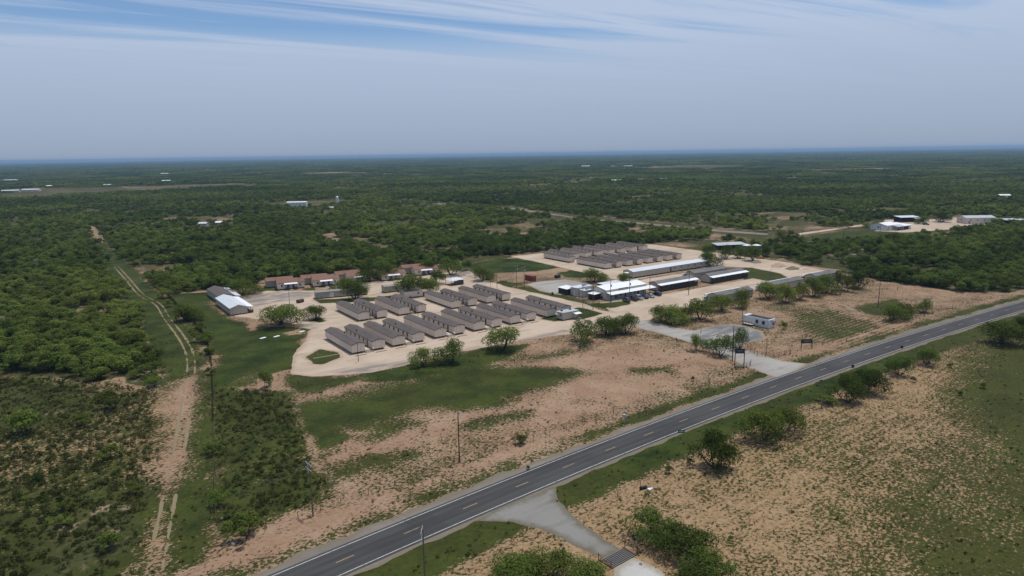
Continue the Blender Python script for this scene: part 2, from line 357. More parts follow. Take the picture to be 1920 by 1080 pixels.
c = t.mix(w2, (0.0381, 0.0374, 0.0367), (0.0680, 0.0666, 0.0646)); c = t.mul(c, (0.72, 0.72, 0.74), t.step(w1, 0.45, 0.7)); c = t.mix(t.math('MULTIPLY', u, t.step(w1, 0.2, 0.6)), c, (0.026, 0.025, 0.026)); c = t.mix(t.math('MULTIPLY', t.step(t.noise(0.045, 2, 0.4, stretch=(1, 0.4, 1), off=(3, 1, 0)), 0.56, 0.60), 0.45), c, (0.032, 0.031, 0.032)); c = t.mul(c, (0.7, 0.7, 0.7), t.step(t.noise(0.5, 6, 0.75, stretch=(0.5, 2.5, 1), dist=2.0), 0.63, 0.66)); c = t.mix(t.math('MULTIPLY', t.step(w3, 0.5, 0.7), 0.3), c, (0.075, 0.073, 0.072))
t.bump(w2, 0.25, 0.01); M['asphalt'] = t.done(c, 0.85, 0, 0.25)
def worn_paint(name, col):
    t = NT(name); n = t.noise(1.3, 5, 0.7); return t.done(t.mix(t.step(n, 0.48, 0.72), col, (0.16, 0.15, 0.14)), 0.7)
M['paint_white'] = worn_paint('road_paint_white', (0.46, 0.45, 0.43))
M['paint_yellow'] = worn_paint('road_paint_yellow', (0.36, 0.245, 0.105))

# ---------------------------------------------------------------- what grows where
LEFT_LAWN = [(43.8, 349.6), (62.0, 341.4), (56.8, 304.6), (58.2, 273.5), (65.3, 255.2), (76.5, 242.4), (69.9, 225.5), (57.3, 198.0), (49.2, 196.7), (39.3, 192.5), (35.1, 195.7), (42.7, 238.3), (45.6, 278.0)]
SCRUB = [(34.4, 192.9), (50.0, 176.8), (41.0, 136.5), (37.9, 116.4), (25.8, 112.1), (18.7, 111.3), (18.6, 116.4), (28.2, 164.1)]
CROP = [(48.3, 167.6), (60.0, 166.2), (68.4, 164.9), (83.6, 163.2), (97.6, 166.4), (112.2, 155.8), (121.8, 142.3), (115.1, 140.9), (97.1, 141.0), (89.4, 137.0), (78.9, 140.3), (69.9, 142.3), (66.7, 136.4), (56.1, 136.7), (48.7, 136.9), (42.3, 134.9), (44.4, 148.1)]
SE_GREEN = [(256.1, 80.6), (330, 90), (330, 0), (112.3, 31.5), (111.1, 32.4), (130.8, 42.6), (146.2, 55.0), (168.6, 66.6), (201.5, 75.5)]
GRASS = [  # polygon, cover, dry, softness
    (LEFT_LAWN, 0.97, 0.12, 4), (CROP, 0.90, 0.22, 9), (SE_GREEN, 0.84, 0.62, 20),
    ([(70.5, 173.3), (74.8, 179.5), (92.1, 179.3), (115.8, 180.0), (128.0, 176.1), (123.0, 172.1), (101.7, 164.0), (79.3, 167.7)], 0.85, 0.1, 2.5),
    ([(54.5, 191.4), (67.1, 180.5), (73.2, 179.5), (68.9, 173.3), (56.4, 172.4), (50.7, 177.8)], 0.8, 0.3, 4),
    ([(40.4, 127.0), (52.1, 127.6), (60.1, 122.3), (48.0, 118.2), (39.5, 118.6)], 0.72, 0.5, 5),
    ([(77.8, 130.9), (94.3, 127.8), (90.8, 125.3), (75.2, 126.5)], 0.7, 0.4, 4),
    ([(118.5, 165.9), (147.4, 161.1), (143.2, 156.5), (115.9, 159.6)], 0.7, 0.4, 5),
    ([(136.3, 137.4), (149.1, 132.7), (143.5, 125.6), (134.5, 131.4)], 0.72, 0.4, 5),
    ([(258.9, 140.7), (289.1, 137.1), (276.4, 126.7), (261.4, 121.4), (255.5, 128.3)], 0.85, 0.45, 3),
    ([(230.8, 145.7), (247.3, 140.5), (238.1, 119.3), (220.3, 111.7), (208.4, 117.7), (215.1, 134.5)], 0.66, 0.45, 6),
    ([(196.0, 330.7), (222.1, 337.2), (239.3, 330.9), (233.6, 289.5), (213.6, 288.2), (187.8, 303.2)], 0.97, 0.0, 2),
    ([(202.6, 351.0), (230.6, 349.9), (243.1, 336.2), (222.1, 337.2), (195.8, 333.3)], 0.75, 0.7, 3),
    ([(220.5, 276.0), (233.1, 278.5), (230.0, 257.9), (221.2, 257.2), (216.5, 265.0)], 0.95, 0.05, 2),
    ([(177.0, 271.4), (185.5, 277.1), (187.8, 264.3), (178.4, 259.9)], 0.9, 0.1, 2),
    ([(294.8, 227.0), (310.1, 223.1), (308.3, 205.1), (299.5, 192.7), (281.6, 192.7), (276.0, 199.1)], 0.98, 0.5, 1.5),
    ([(182.1, 209.6), (192.8, 207.7), (202.0, 204.4), (197.9, 198.3), (186.3, 197.4), (182.7, 201.5)], 0.97, 0.15, 1),
    ([(151.8, 201.7), (177.3, 208.4), (176.9, 192.9), (166.0, 190.4), (153.4, 194.0)], 0.97, 0.15, 1),
    ([(178.7, 258.0), (185.8, 257.2), (185.0, 233.9), (187.9, 215.7), (183.1, 210.1), (179.4, 226.8)], 0.75, 0.6, 1.5),
    ([(64.3, 207.8), (70.9, 213.3), (73.7, 206.5), (73.2, 199.5), (65.5, 195.7), (62.8, 198.4)], 0.86, 0.3, 1.5),
    ([(96.3, 293.7), (119.2, 281.1), (144.2, 277.8), (149.2, 269.1), (137.9, 265.9), (114.5, 270.5), (94.7, 280.9)], 0.88, 0.35, 1.5),
    ([(78.8, 331.0), (87.5, 335.7), (90.3, 323.3), (87.0, 316.3)], 0.85, 0.3, 2), ([(99.0, 317.9), (106.5, 321.9), (103.8, 314.0), (100.5, 311.7)], 0.85, 0.3, 1.5),
    ([(81.1, 255.4), (86.8, 258.6), (86.1, 249.3), (82.9, 247.5)], 0.9, 0.2, 1.5),
    ([(181.3, 176.2), (186.3, 176.5), (183.1, 172.6)], 0.85, 0.5, 2),
    ([(422.2, 274.2), (489.0, 282.7), (536.2, 259.0), (496.7, 235.9), (430.5, 248.2)], 0.85, 0.4, 5),
    ([(164.6, 283.3), (183.1, 290.6), (179.3, 282.2), (165.8, 275.3)], 0.8, 0.4, 2),
    ([(427.4, 1655.6), (806.6, 1855.4), (1169.0, 1573.6), (1199.6, 1358.8), (787.5, 1060.3), (549.4, 1266.4)], 0.62, 0.55, 60), ([(838.3, 2624.7), (1031.8, 2688.0), (1036.7, 2118.1), (1031.5, 1725.5), (982.8, 1644.3), (967.2, 1976.5), (935.1, 2437.1), (763.7, 2392.6)], 0.3, 0.8, 8), ([(1952.5, 1247.5), (2491.8, 871.4), (2367.7, 827.6), (1809.9, 1156.0)], 0.5, 0.6, 40), ([(480.2, 6056.9), (1578.8, 8864.0), (1341.1, 7266.8), (425.9, 5018.8)], 0.4, 0.8, 60),
    ([(436.1, 501.2), (451.9, 311.7), (426.8, 294.2), (423.4, 319.0), (408.8, 469.9)], 0.75, 0.75, 6),
]
CLEAR = [  # ground without woodland
    [(43.8, 348.1), (60.2, 344.4), (83.4, 339.1), (92.0, 357.9), (109.0, 353.9), (131.6, 352.1), (148.8, 348.9), (172.2, 343.4), (196.2, 343.1), (213.5, 347.3), (255.0, 344.0), (312.6, 337.4), (353.9, 323.1), (371.3, 319.4), (375.4, 304.2), (379.2, 268.8), (344.4, 222.9), (333.9, 194.4), (325.7, 160.1), (324.8, 129.7), (339.8, 113.0), (700, 108), (700, -400), (-300, -400), (-40, 80), (18, 115), (18.6, 116.4), (28.2, 164.1), (41.4, 231.4), (45.6, 278.0)],
    [(37.2, 615.4), (41.4, 541.6), (43.0, 368.5), (42.2, 286.1), (37.8, 219.7), (28.2, 164.1), (15.9, 102.0), (5.4, 109.7), (14.1, 156.6), (22.5, 203.6), (26.3, 251.1), (28.1, 302.9), (29.9, 393.6), (30.1, 489.1)],
    [(437.7, 284.5), (542.1, 295.7), (590.8, 303.9), (629.3, 300.4), (695.0, 280.2), (689.2, 236.1), (606.6, 224.9), (565.9, 227.0), (493.7, 234.4), (430.5, 248.2), (427.5, 269.6)],
    [(443.5, 509.7), (453.9, 447.5), (454.8, 313.8), (503.9, 309.3), (553.6, 302.1), (538.3, 293.6), (445.9, 289.9), (397.4, 273.7), (391.6, 317.4), (422.9, 338.0), (426.9, 420.8), (422.0, 485.1)],
    [(241.3, 943.3), (297.2, 987.5), (366.5, 961.7), (375.0, 903.5), (262.9, 833.2)],
    [(-47.1, 1454.3), (94.6, 1474.1), (208.7, 1531.5), (368.9, 1607.6), (462.6, 1608.1), (407.9, 1775.2), (152.5, 1848.9), (-59.9, 1927.4)],
    [(368.2, 851.4), (427.9, 878.0), (461.7, 664.3), (443.5, 509.7), (422.0, 485.1), (434.7, 692.1), (408.1, 837.7)],
    [(864.7, 1328.2), (1043.0, 1404.1), (1141.4, 1312.8), (1013.1, 1112.8), (895.5, 1062.3), (787.5, 1131.8)],
    [(1843.5, 1907.0), (2243.6, 2091.8), (2508.7, 1853.3), (2191.5, 1618.4), (1838.1, 1713.3)],
]
PATCH = [  # bare clearings inside the woodland
    [(31.0, 576.1), (39.7, 580.1), (40.2, 553.3), (32.2, 546.2)], [(-21.6, 813.6), (-17.9, 940.0), (-16.2, 776.9), (-20.1, 768.5)], [(12.1, 1007.9), (29.5, 1035.0), (25.9, 963.2), (12.1, 957.0)],
    [(-5.3, 640.1), (1.6, 647.0), (2.5, 597.2), (-4.2, 606.8)], [(273.8, 778.1), (284.2, 778.3), (258.7, 706.5), (250.4, 705.9)], [(280.0, 539.6), (295.2, 557.1), (283.8, 529.9)],
    [(545.9, 366.5), (555.2, 331.3), (503.9, 309.3), (464.1, 325.0), (507.9, 350.9)], [(734.3, 315.6), (870.7, 330.9), (809.2, 327.3), (763.3, 333.4)],
    [(125.6, 709.7), (140.9, 669.0), (126.8, 645.4), (113.7, 669.4)], [(8.4, 336.8), (31.3, 346.0), (33.3, 335.7), (15.0, 319.2), (7.3, 313.6)],
    [(-14.3, 234.5), (-5.6, 230.1), (6.7, 217.4), (6.3, 212.1), (-6.9, 224.3), (-14.0, 224.4)], [(13.0, 218.3), (16.4, 210.0), (19.6, 199.9), (16.8, 199.9)],
    [(342.3, 281.3), (345.6, 237.5), (335.9, 192.7), (323.1, 190.8), (333.1, 242.8), (319.8, 270.6)], [(428.7, 332.7), (429.5, 296.1), (390.4, 272.8), (386.2, 306.1)],
]
def smooth(pts, n=6):
    out = []
    for k in range(len(pts) - 1):
        p0, p1, p2, p3 = (np.array(pts[max(0, min(len(pts) - 1, k + j))]) for j in (-1, 0, 1, 2))
        for i in range(n):
            t_ = i / n; out.append(tuple(0.5 * (2 * p1 + (p2 - p0) * t_ + (2 * p0 - 5 * p1 + 4 * p2 - p3) * t_ ** 2 + (3 * p1 - p0 - 3 * p2 + p3) * t_ ** 3)))
    return out + [pts[-1]]
OPEN_SCRUB = [(-14.5, 243.5), (0.8, 230.0), (20.8, 203.2), (14.7, 156.1), (5.0, 109.8), (-60, 60), (-140, 200)]
TRACKS = [  # wheel ruts: centre line, half spacing, width
    (smooth([(34.8, 458.7), (35.2, 408.7), (35.4, 354.9), (38.4, 324.7), (37.3, 293.3), (36.7, 260.3), (35.2, 234.8), (31.8, 213.1), (26.5, 189.0), (22.2, 168.7), (18.0, 150.4), (14.0, 133.6), (10.8, 120.1), (8.2, 109.0)]), 1.05, 0.40),
    ([(40.7, 755.7), (39.2, 670.5), (37.9, 601.9)], 1.0, 0.6),
]
PALE = [  # bare sand strips and patches laid over the grass
    ([(27.3, 205.7), (32.8, 210.5), (23.5, 167.7), (18.7, 143.8), (14.6, 125.9), (10.6, 109.0), (5.4, 110.2), (8.9, 137.4), (16.5, 165.2)], 0.30, 9),
    ([(54.8, 139.6), (52.2, 146.1), (51.8, 141.8), (53.6, 133.9), (42.5, 132.8), (42.5, 135.4), (56.6, 140.8)], 0.5, 4),
    ([(52.6, 147.0), (65.9, 146.2), (72.2, 144.5), (66.7, 139.3), (57.5, 139.8)], 0.55, 5),
    ([(58.2, 273.5), (65.6, 271.0), (70.7, 260.3), (60.5, 258.9)], 0.45, 4), ([(59.7, 259.6), (63.4, 262.8), (61.7, 252.0), (58.5, 252.6)], 0.35, 2), ([(67.0, 241.1), (73.6, 243.7), (72.5, 236.8), (67.4, 236.2)], 0.35, 2),
    ([(59.5, 323.3), (60.4, 301.7), (56.1, 296.2), (55.2, 312.6)], 0.6, 3), ([(38.1, 193.4), (45.0, 201.1), (47.9, 197.6), (43.7, 187.5)], 0.62, 6),
    ([(50.2, 177.2), (48.2, 166.3), (42.7, 133.6), (37.8, 116.0), (36.8, 116.7), (41.4, 133.0), (43.2, 149.0)], 0.55, 2),
]
def fields(x, y):
    """cover, dryness, woodland floor and mown rows at points of the ground"""
    x = np.asarray(x, float); y = np.asarray(y, float)
    clear = np.zeros(x.shape)
    for k, p in enumerate(CLEAR): clear = np.maximum(clear, lmask(x, y, p, 3.0 if k < 2 else 12.0, 3.0 if k < 2 else 8.0, 40 + k))
    brush = 1 - clear
    op = lmask(x, y, OPEN_SCRUB, 10, 8, 66); brush = brush * (1 - op)
    glade = np.clip((fbm(x, y, 48, 4, 91) - 0.60) / 0.06, 0, 1); glade = glade * np.clip((np.hypot(x, y) - 380) / 60, 0, 1) * ~((x > 270) & (y < 330)); brush = brush * (1 - 0.9 * glade)
    for k, p in enumerate(PATCH): brush = brush * (1 - 0.95 * lmask(x, y, p, 5.0, 7.0, 70 + k))
    n = fbm(x, y, 22, 4, 3); n2 = fbm(x, y, 60, 3, 9)
    grass = 0.37 + (n - 0.5) * 0.6 + (n2 - 0.5) * 0.4
    dry = np.full(x.shape, 0.68); rows = np.zeros(x.shape)
    d = road_d(x, y)
    se = (d < -13)
    grass = np.where(se, 0.38 + (n - 0.5) * 0.55 + (n2 - 0.5) * 0.3, grass); dry = np.where(se, 0.72, dry)
    far = np.hypot(x, y) > 420
    grass = np.where(far & (brush < 0.5), np.where(np.hypot(x, y) < 760, 0.56 + (n - 0.5), 0.66 + (n2 - 0.5) * 0.4), grass)
    # the track's verge, left of the fence
    tr = lmask(x, y, CLEAR[1], 4, 3, 31); grass = grass * (1 - tr) + tr * (0.90 + (n - 0.5) * 0.5); dry = dry * (1 - tr) + tr * 0.2
    sc = lmask(x, y, SCRUB, 4, 2, 33); grass = grass * (1 - sc) + sc * (0.86 + (n - 0.5) * 0.7); dry = dry * (1 - sc) + sc * 0.4; brush = np.maximum(brush, sc * (0.25 + (n - 0.5) * 1.0))
    grass = grass * (1 - op) + op * (0.74 + (n - 0.5) * 1.1); dry = dry * (1 - op) + op * 0.4; brush = np.maximum(brush, op * (0.28 + (n - 0.5) * 1.2))
    for k, (p, gv, dv, soft) in enumerate(GRASS):
        m = lmask(x, y, p, soft, soft * 0.9, 100 + k); gn = gv + (n - 0.5) * 0.5 * (1.25 - gv)
        grass = grass * (1 - m) + m * gn; dry = dry * (1 - m) + m * dv; brush = brush * (1 - m)
    for k, (p, gv, soft) in enumerate(PALE):
        m = lmask(x, y, p, soft, soft * 0.8, 140 + k); grass = grass * (1 - m) + m * (gv + (n - 0.5) * 0.5); dry = dry * (1 - m) + m * 0.6
    near = (x > -200) & (x < 700)
    # highway verges
    wob = (fbm(x, y, 7, 3, 21) - 0.5) * 3
    v1 = np.clip((d - 5.5 + wob) / 1.2, 0, 1) * np.clip((10.5 + wob - d) / 2.5, 0, 1) * near
    grass = grass * (1 - v1) + v1 * (0.66 + (n - 0.5) * 0.9); dry = dry * (1 - v1) + v1 * 0.42
    v2 = np.clip((d - 10.5 + wob) / 2, 0, 1) * np.clip((14.8 - d) / 2, 0, 1) * near
    grass = grass * (1 - v2) + v2 * (0.26 + (n - 0.5) * 0.7)
    v3 = np.clip((-d - 4.0 + wob * 0.3) / 1.0, 0, 1) * np.clip((13.5 + d + wob * 0.6) / 2.5, 0, 1) * near
    grass = grass * (1 - v3) + v3 * (0.95 + (n - 0.5) * 0.3); dry = dry * (1 - v3) + v3 * (0.10 + np.clip((n2 - 0.4) * 2.5, 0, 0.75)); brush = brush * (1 - np.maximum.reduce([v1, v2, v3]))
    for pts, hs, wd in TRACKS:
        best = np.full(x.shape, 1e9)
        for (ax, ay), (bx, by) in zip(pts[:-1], pts[1:]):
            ex, ey = bx - ax, by - ay; L = ex * ex + ey * ey
            tt = np.clip(((x - ax) * ex + (y - ay) * ey) / L, 0, 1); best = np.minimum(best, np.hypot(x - ax - tt * ex, y - ay - tt * ey))
        m = np.clip((hs + 1.2 - best) / 1.5, 0, 1); grass = grass * (1 - m) + m * (grass * 0.8); brush = brush * (1 - np.clip((hs + 3 - best) / 1.5, 0, 1))
    rows = np.maximum(lmask(x, y, [(233.9, 147.7), (251.5, 143.0), (248.3, 113.2), (216.1, 107.7), (202.6, 114.2), (209.7, 134.0)], 8), ((d < -14) & (d > -40)) * 0.4)
    rows = np.maximum(rows, 0.12 * se)
    litter = np.clip(np.clip((-d - 10) / 6, 0, 1) * near * (0.55 + n2 * 0.6) + op * 0.7 + sc * 0.5, 0, 1)
    return np.clip(grass, 0, 1), np.clip(dry, 0, 1), np.clip(brush, 0, 1), rows, litter

def axis(core0, core1, step, far0, far1, growth):
    a = list(np.arange(core0, core1 + step * 0.5, step)); s = step; p = a[-1]
    while p < far1: s *= growth; p += s; a.append(p)
    s = step; p = a[0]; b = []
    while p > far0: s *= growth; p -= s; b.append(p)
    return np.array(b[::-1] + a)
def grid_mesh(name, gx, gy, z, mat, attrs):
    nx, ny = len(gx), len(gy)
    X, Y = np.meshgrid(gx, gy); X = X.ravel(); Y = Y.ravel()
    co = np.empty((nx * ny, 3), np.float32); co[:, 0] = X; co[:, 1] = Y; co[:, 2] = z
    i = np.arange(nx - 1)[None, :] + np.arange(ny - 1)[:, None] * nx
    q = np.stack([i, i + 1, i + 1 + nx, i + nx], -1).reshape(-1, 4).astype(np.int32)
    me = bpy.data.meshes.new(name); me.vertices.add(nx * ny); me.vertices.foreach_set('co', co.ravel())
    me.loops.add(q.size); me.loops.foreach_set('vertex_index', q.ravel()); me.polygons.add(len(q)); me.polygons.foreach_set('loop_start', np.arange(0, q.size, 4, dtype=np.int32))
    me.update(calc_edges=True); me.materials.append(mat)
    for k, v in attrs(X, Y).items():
        at = me.attributes.new(k, 'FLOAT', 'POINT'); at.data.foreach_set('value', np.asarray(v, np.float32))
    return me
gx = axis(-40, 330, 0.8, -30000, 30000, 1.13); gy = axis(40, 350, 0.8, -30000, 30000, 1.13)
ground = place('ground', grid_mesh('ground', gx, gy, 0.0, M['ground'], lambda X, Y: dict(zip(('grass', 'dry', 'brush', 'rows', 'litter'), fields(X, Y)))))
tag(ground, 'sandy ground with grass patches reaching to the horizon', None, None, 'structure')

def clip_sheet(name, field, x0, x1, y0, y1, step, z, mat, label, attrs=None):
    """a thin sheet over the ground wherever field(x, y) > 0, its border cut along the zero line"""
    gx, gy = np.arange(x0, x1 + step, step), np.arange(y0, y1 + step, step)
    X, Y = np.meshgrid(gx, gy); F = field(X, Y); nx = len(gx)
    pos = F > 0; full = pos[:-1, :-1] & pos[1:, :-1] & pos[:-1, 1:] & pos[1:, 1:]; anyp = pos[:-1, :-1] | pos[1:, :-1] | pos[:-1, 1:] | pos[1:, 1:]
    vs, vf, fs, idx = [], [], [], {}
    def vert(i, j):
        k = (i, j)
        if k not in idx: idx[k] = len(vs); vs.append((gx[i], gy[j], z)); vf.append(F[j, i])
        return idx[k]
    def cut(a, b):
        k = (a, b) if a < b else (b, a)
        if k not in idx:
            fa, fb = F[a[1], a[0]], F[b[1], b[0]]; tt = fa / (fa - fb)
            idx[k] = len(vs); vs.append((gx[a[0]] + (gx[b[0]] - gx[a[0]]) * tt, gy[a[1]] + (gy[b[1]] - gy[a[1]]) * tt, z)); vf.append(0.0)
        return idx[k]
    for j, i in zip(*np.nonzero(anyp)):
        c = [(i, j), (i + 1, j), (i + 1, j + 1), (i, j + 1)]
        if full[j, i]: fs.append([vert(*p) for p in c]); continue
        poly = []
        for a, b in zip(c, c[1:] + c[:1]):
            if pos[a[1], a[0]]: poly.append(vert(*a))
            if pos[a[1], a[0]] != pos[b[1], b[0]]: poly.append(cut(a, b))
        if len(poly) > 2: fs.append(poly)
    me = bpy.data.meshes.new(name); me.from_pydata(vs, [], fs); me.materials.append(mat)
    at = me.attributes.new('inside', 'FLOAT', 'POINT'); at.data.foreach_set('value', np.asarray(vf, np.float32))
    va = np.array(vs)
    st = attrs(va[:, 0], va[:, 1]) if attrs else np.zeros(len(vs))
    at = me.attributes.new('stain', 'FLOAT', 'POINT'); at.data.foreach_set('value', np.asarray(st, np.float32))
    return tag(place(name, me), label, None, None, 'structure')
def union(adds, subs=(), rag=1.0, seed=1):
    def f(x, y):
        d = np.full(x.shape, -99.0)
        for p in adds: d = np.maximum(d, sdist(x, y, p))
        for p in subs: d = np.minimum(d, -sdist(x, y, p))
        return d + (fbm(x, y, 5, 4, seed) - 0.5) * 2.6 * rag
    return f
LOT = [
    [(63.9, 319.7), (76.8, 323.0), (84.9, 326.1), (102.9, 311.4), (112.4, 302.1), (135.5, 310.8), (160.8, 309.1), (173.3, 309.0), (179.5, 318.8), (188.7, 315.6), (179.9, 285.5), (178.7, 258.0), (181.0, 232.6), (182.7, 213.1), (180.3, 197.3), (183.4, 185.5), (184.0, 176.2), (171.0, 170.1), (159.5, 174.4), (145.0, 177.4), (130.4, 180.9), (112.8, 181.6), (97.1, 181.7), (85.5, 180.3), (74.8, 179.5), (67.6, 181.9), (59.7, 186.2), (54.9, 192.3), (62.0, 211.8), (69.9, 225.5), (76.3, 240.6), (74.9, 247.7), (73.2, 255.2), (68.2, 265.6), (63.9, 272.3), (59.5, 279.2), (61.0, 294.8)],
    [(234.4, 340.8), (260.2, 339.6), (325.1, 330.0), (366.8, 315.5), (366.7, 297.1), (362.0, 264.2), (345.6, 237.5), (337.3, 211.8), (330.5, 190.9), (308.2, 187.4), (295.7, 190.2), (306.0, 203.0), (310.5, 222.7), (300.5, 235.7), (287.7, 239.6), (237.1, 236.5), (230.1, 244.2), (232.0, 275.0), (234.3, 311.0)],
    [(222.3, 239.6), (236.1, 235.5), (281.2, 234.0), (264.6, 223.4), (234.1, 216.2), (223.6, 226.4)],
    [(188.8, 208.2), (202.7, 205.2), (221.4, 204.4), (249.1, 203.9), (284.5, 203.1), (283.1, 191.5), (266.4, 184.9), (232.2, 187.0), (220.5, 180.1), (191.7, 176.7), (178.3, 173.3), (177.8, 176.9), (182.0, 196.0)],
    [(295.6, 192.1), (316.3, 192.4), (329.2, 189.8), (290.6, 181.8), (275.9, 188.7), (277.6, 194.3)],
    [(106.7, 314.9), (118.3, 317.6), (134.2, 315.5), (157.9, 315.5), (183.5, 315.4), (178.4, 306.8), (148.1, 307.9), (114.3, 307.1)],
]
LOT_HOLES = [
    [(64.4, 207.7), (70.6, 212.7), (73.5, 205.9), (72.9, 199.7), (65.7, 196.2), (63.1, 198.9)], [(95.5, 291.4), (118.2, 278.9), (143.6, 276.7), (148.0, 268.4), (137.9, 265.9), (115.0, 271.5), (95.1, 282.0)],
    [(152.1, 201.4), (176.6, 207.6), (176.6, 193.2), (166.6, 191.1), (153.9, 194.6)], [(182.4, 209.4), (192.1, 206.9), (200.9, 203.9), (197.5, 198.6), (186.9, 198.2), (183.4, 202.2)],
    [(85.2, 329.1), (88.5, 321.5), (101.1, 321.2), (108.6, 320.3), (120.5, 323.1), (123.8, 331.7), (103.1, 335.5), (87.5, 335.7)], [(81.1, 254.3), (86.5, 257.8), (85.7, 249.5), (83.2, 248.3)],
]
STAIN = [[(71.0, 314.0), (88.5, 321.5), (101.6, 307.6), (94.8, 294.9), (81.1, 296.0), (69.5, 294.5)], [(77.0, 254.3), (83.6, 255.6), (78.8, 241.5), (74.3, 242.2)], [(62.0, 188.1), (71.0, 186.2), (90.5, 183.3), (99.9, 183.2), (96.3, 180.2), (75.0, 180.0)], [(125.7, 182.0), (149.6, 183.1), (150.7, 178.5), (130.0, 178.7)], [(188.5, 318.1), (183.1, 290.6), (178.3, 290.7), (177.9, 311.4)]]
lot_stain = lambda x, y: np.maximum.reduce([lmask(x, y, p, 3, 2, 9) for p in STAIN])
clip_sheet('gravel_lot', union(LOT, LOT_HOLES, 0.8, 4), 50, 340, 165, 360, 1.0, 0.02, M['gravel'], 'pale caliche gravel lot between and around the camp buildings', lot_stain)
DRIVE = [(176.9, 176.6), (182.6, 175.1), (182.0, 162.5), (183.8, 154.3), (192.3, 154.3), (201.7, 151.9), (203.4, 145.7), (201.3, 138.8), (194.6, 132.6), (186.4, 133.2), (179.0, 131.8), (177.8, 120.2), (177.3, 114.4), (180.5, 108.6), (161.4, 105.0), (162.4, 109.4), (163.8, 117.5), (168.3, 132.6), (171.2, 145.8), (172.0, 160.8), (171.7, 169.5)]
clip_sheet('entrance_drive', union([DRIVE], (), 0.5, 8), 140, 215, 100, 215, 0.8, 0.035, M['gravel_grey'], 'grey gravel entrance drive with a parking pad, running in from the highway', lambda x, y: lmask(x, y, [(176.9, 150.7), (192.3, 154.3), (202.3, 152.4), (202.6, 139.6), (193.5, 131.8), (185.2, 133.3), (173.5, 136.8)], 3, 2))
clip_sheet('gravel_yard', union([[(189.0, 261.6), (198.1, 263.1), (211.8, 259.2), (214.5, 244.2), (203.4, 229.8), (186.1, 231.5), (184.2, 243.8)]], (), 0.5, 12), 180, 225, 210, 275, 0.8, 0.028, M['gravel_grey'], 'grey gravel yard behind the office building')
SOUTH = [(55.5, 92.0), (63.8, 93.2), (75.6, 94.5), (72.2, 90.6), (70.3, 86.0), (69.1, 80.3), (69.6, 71.0), (65.8, 70.9), (63.9, 78.2), (62.8, 83.9), (60.4, 88.2), (58.3, 90.0)]
clip_sheet('ranch_drive', union([SOUTH], (), 0.7, 15), 40, 90, 60, 105, 0.5, 0.02, M['gravel_white'], 'white caliche drive leaving the highway towards the cattle guard')
M['gravel_pad'] = gravel('pale_caliche_pad', (0.36, 0.35, 0.33), (0.43, 0.42, 0.40), (0.3, 0.29, 0.27), (0.25, 0.22, 0.17))
clip_sheet('ranch_road', union([[(65.3, 68.2), (69.6, 68.4), (70.4, 63.9), (69.4, 60.3), (64.7, 57.1), (61.2, 64.0)]], (), 0.25, 16), 55, 85, 45, 75, 0.5, 0.02, M['gravel_pad'], 'white caliche ranch road beyond the cattle guard')
def shoulder_f(x, y):
    d = road_d(x, y); w = (fbm(x, y, 4, 4, 52) - 0.5)
    return np.where(d > 0, 6.0 + w * 3.2 - d, 5.0 + w * 1.6 + d)
clip_sheet('road_shoulder', shoulder_f, -150, 560, 70, 116, 0.9, 0.010, M['shoulder'], 'grey chipping shoulder along both edges of the highway')
clip_sheet('ranch_lane', union([[(445.4, 290.4), (463.1, 296.8), (512.2, 296.3), (545.9, 297.8), (573.8, 295.0), (565.7, 290.8), (534.6, 291.6), (502.0, 290.3), (451.5, 289.3)]], (), 0.5, 18), 370, 560, 240, 330, 1.5, 0.03, M['gravel'], 'pale lane through the pasture to the far white farmhouse')
clip_sheet('back_road', union([[(429.0, 493.0), (440.0, 433.8), (443.3, 354.5), (448.9, 309.7), (440.4, 303.7), (431.4, 344.9), (430.1, 424.0), (422.0, 485.1)], [(417.8, 857.4), (452.5, 651.1), (429.0, 493.0), (422.0, 485.1), (441.5, 635.3), (408.1, 837.7)]], (), 1.2, 19), 330, 720, 280, 1000, 3, 0.03, M['shoulder'], 'pale back road crossing the woodland behind the camp')
clip_sheet('farm_yard', union([[(521.4, 267.6), (610.5, 304.8), (629.3, 286.9), (670.7, 274.5), (654.7, 243.2), (614.8, 228.0), (558.5, 238.6), (528.0, 247.3)]], (), 2.0, 23), 500, 680, 200, 320, 2, 0.025, M['gravel'], 'bare pale yard around the far farm buildings')

M['dirt'] = gravel('track_dirt', (0.2475, 0.1875, 0.1275), (0.3000, 0.2363, 0.1688), (0.2250, 0.1650, 0.1125), (0.1800, 0.1425, 0.0825))
def ruts(pts, hs, wd):
    def f(x, y):
        best = np.full(x.shape, 1e9)
        for (ax, ay), (bx, by) in zip(pts[:-1], pts[1:]):
            ex, ey = bx - ax, by - ay; L = ex * ex + ey * ey
            tt = np.clip(((x - ax) * ex + (y - ay) * ey) / L, 0, 1); best = np.minimum(best, np.hypot(x - ax - tt * ex, y - ay - tt * ey))
        return wd * 0.6 - np.abs(best - hs) + (fbm(x, y, 2.5, 3, 71) - 0.5) * 0.5 + (fbm(x, y, 16, 2, 73) - 0.46) * 0.7
    return f
for (pts, hs, wd), nm in zip(TRACKS, ('dirt_track', 'dirt_track_end')):
    xs, ys = [p[0] for p in pts], [p[1] for p in pts]
    clip_sheet(nm, ruts(pts, hs, wd), min(xs) - 4, max(xs) + 4, min(ys) - 4, max(ys) + 4, 0.4, 0.012, M['dirt'], 'two pale wheel ruts of the sandy track left of the fence' if nm == 'dirt_track' else 'short far stretch of the sandy track between the thickets')
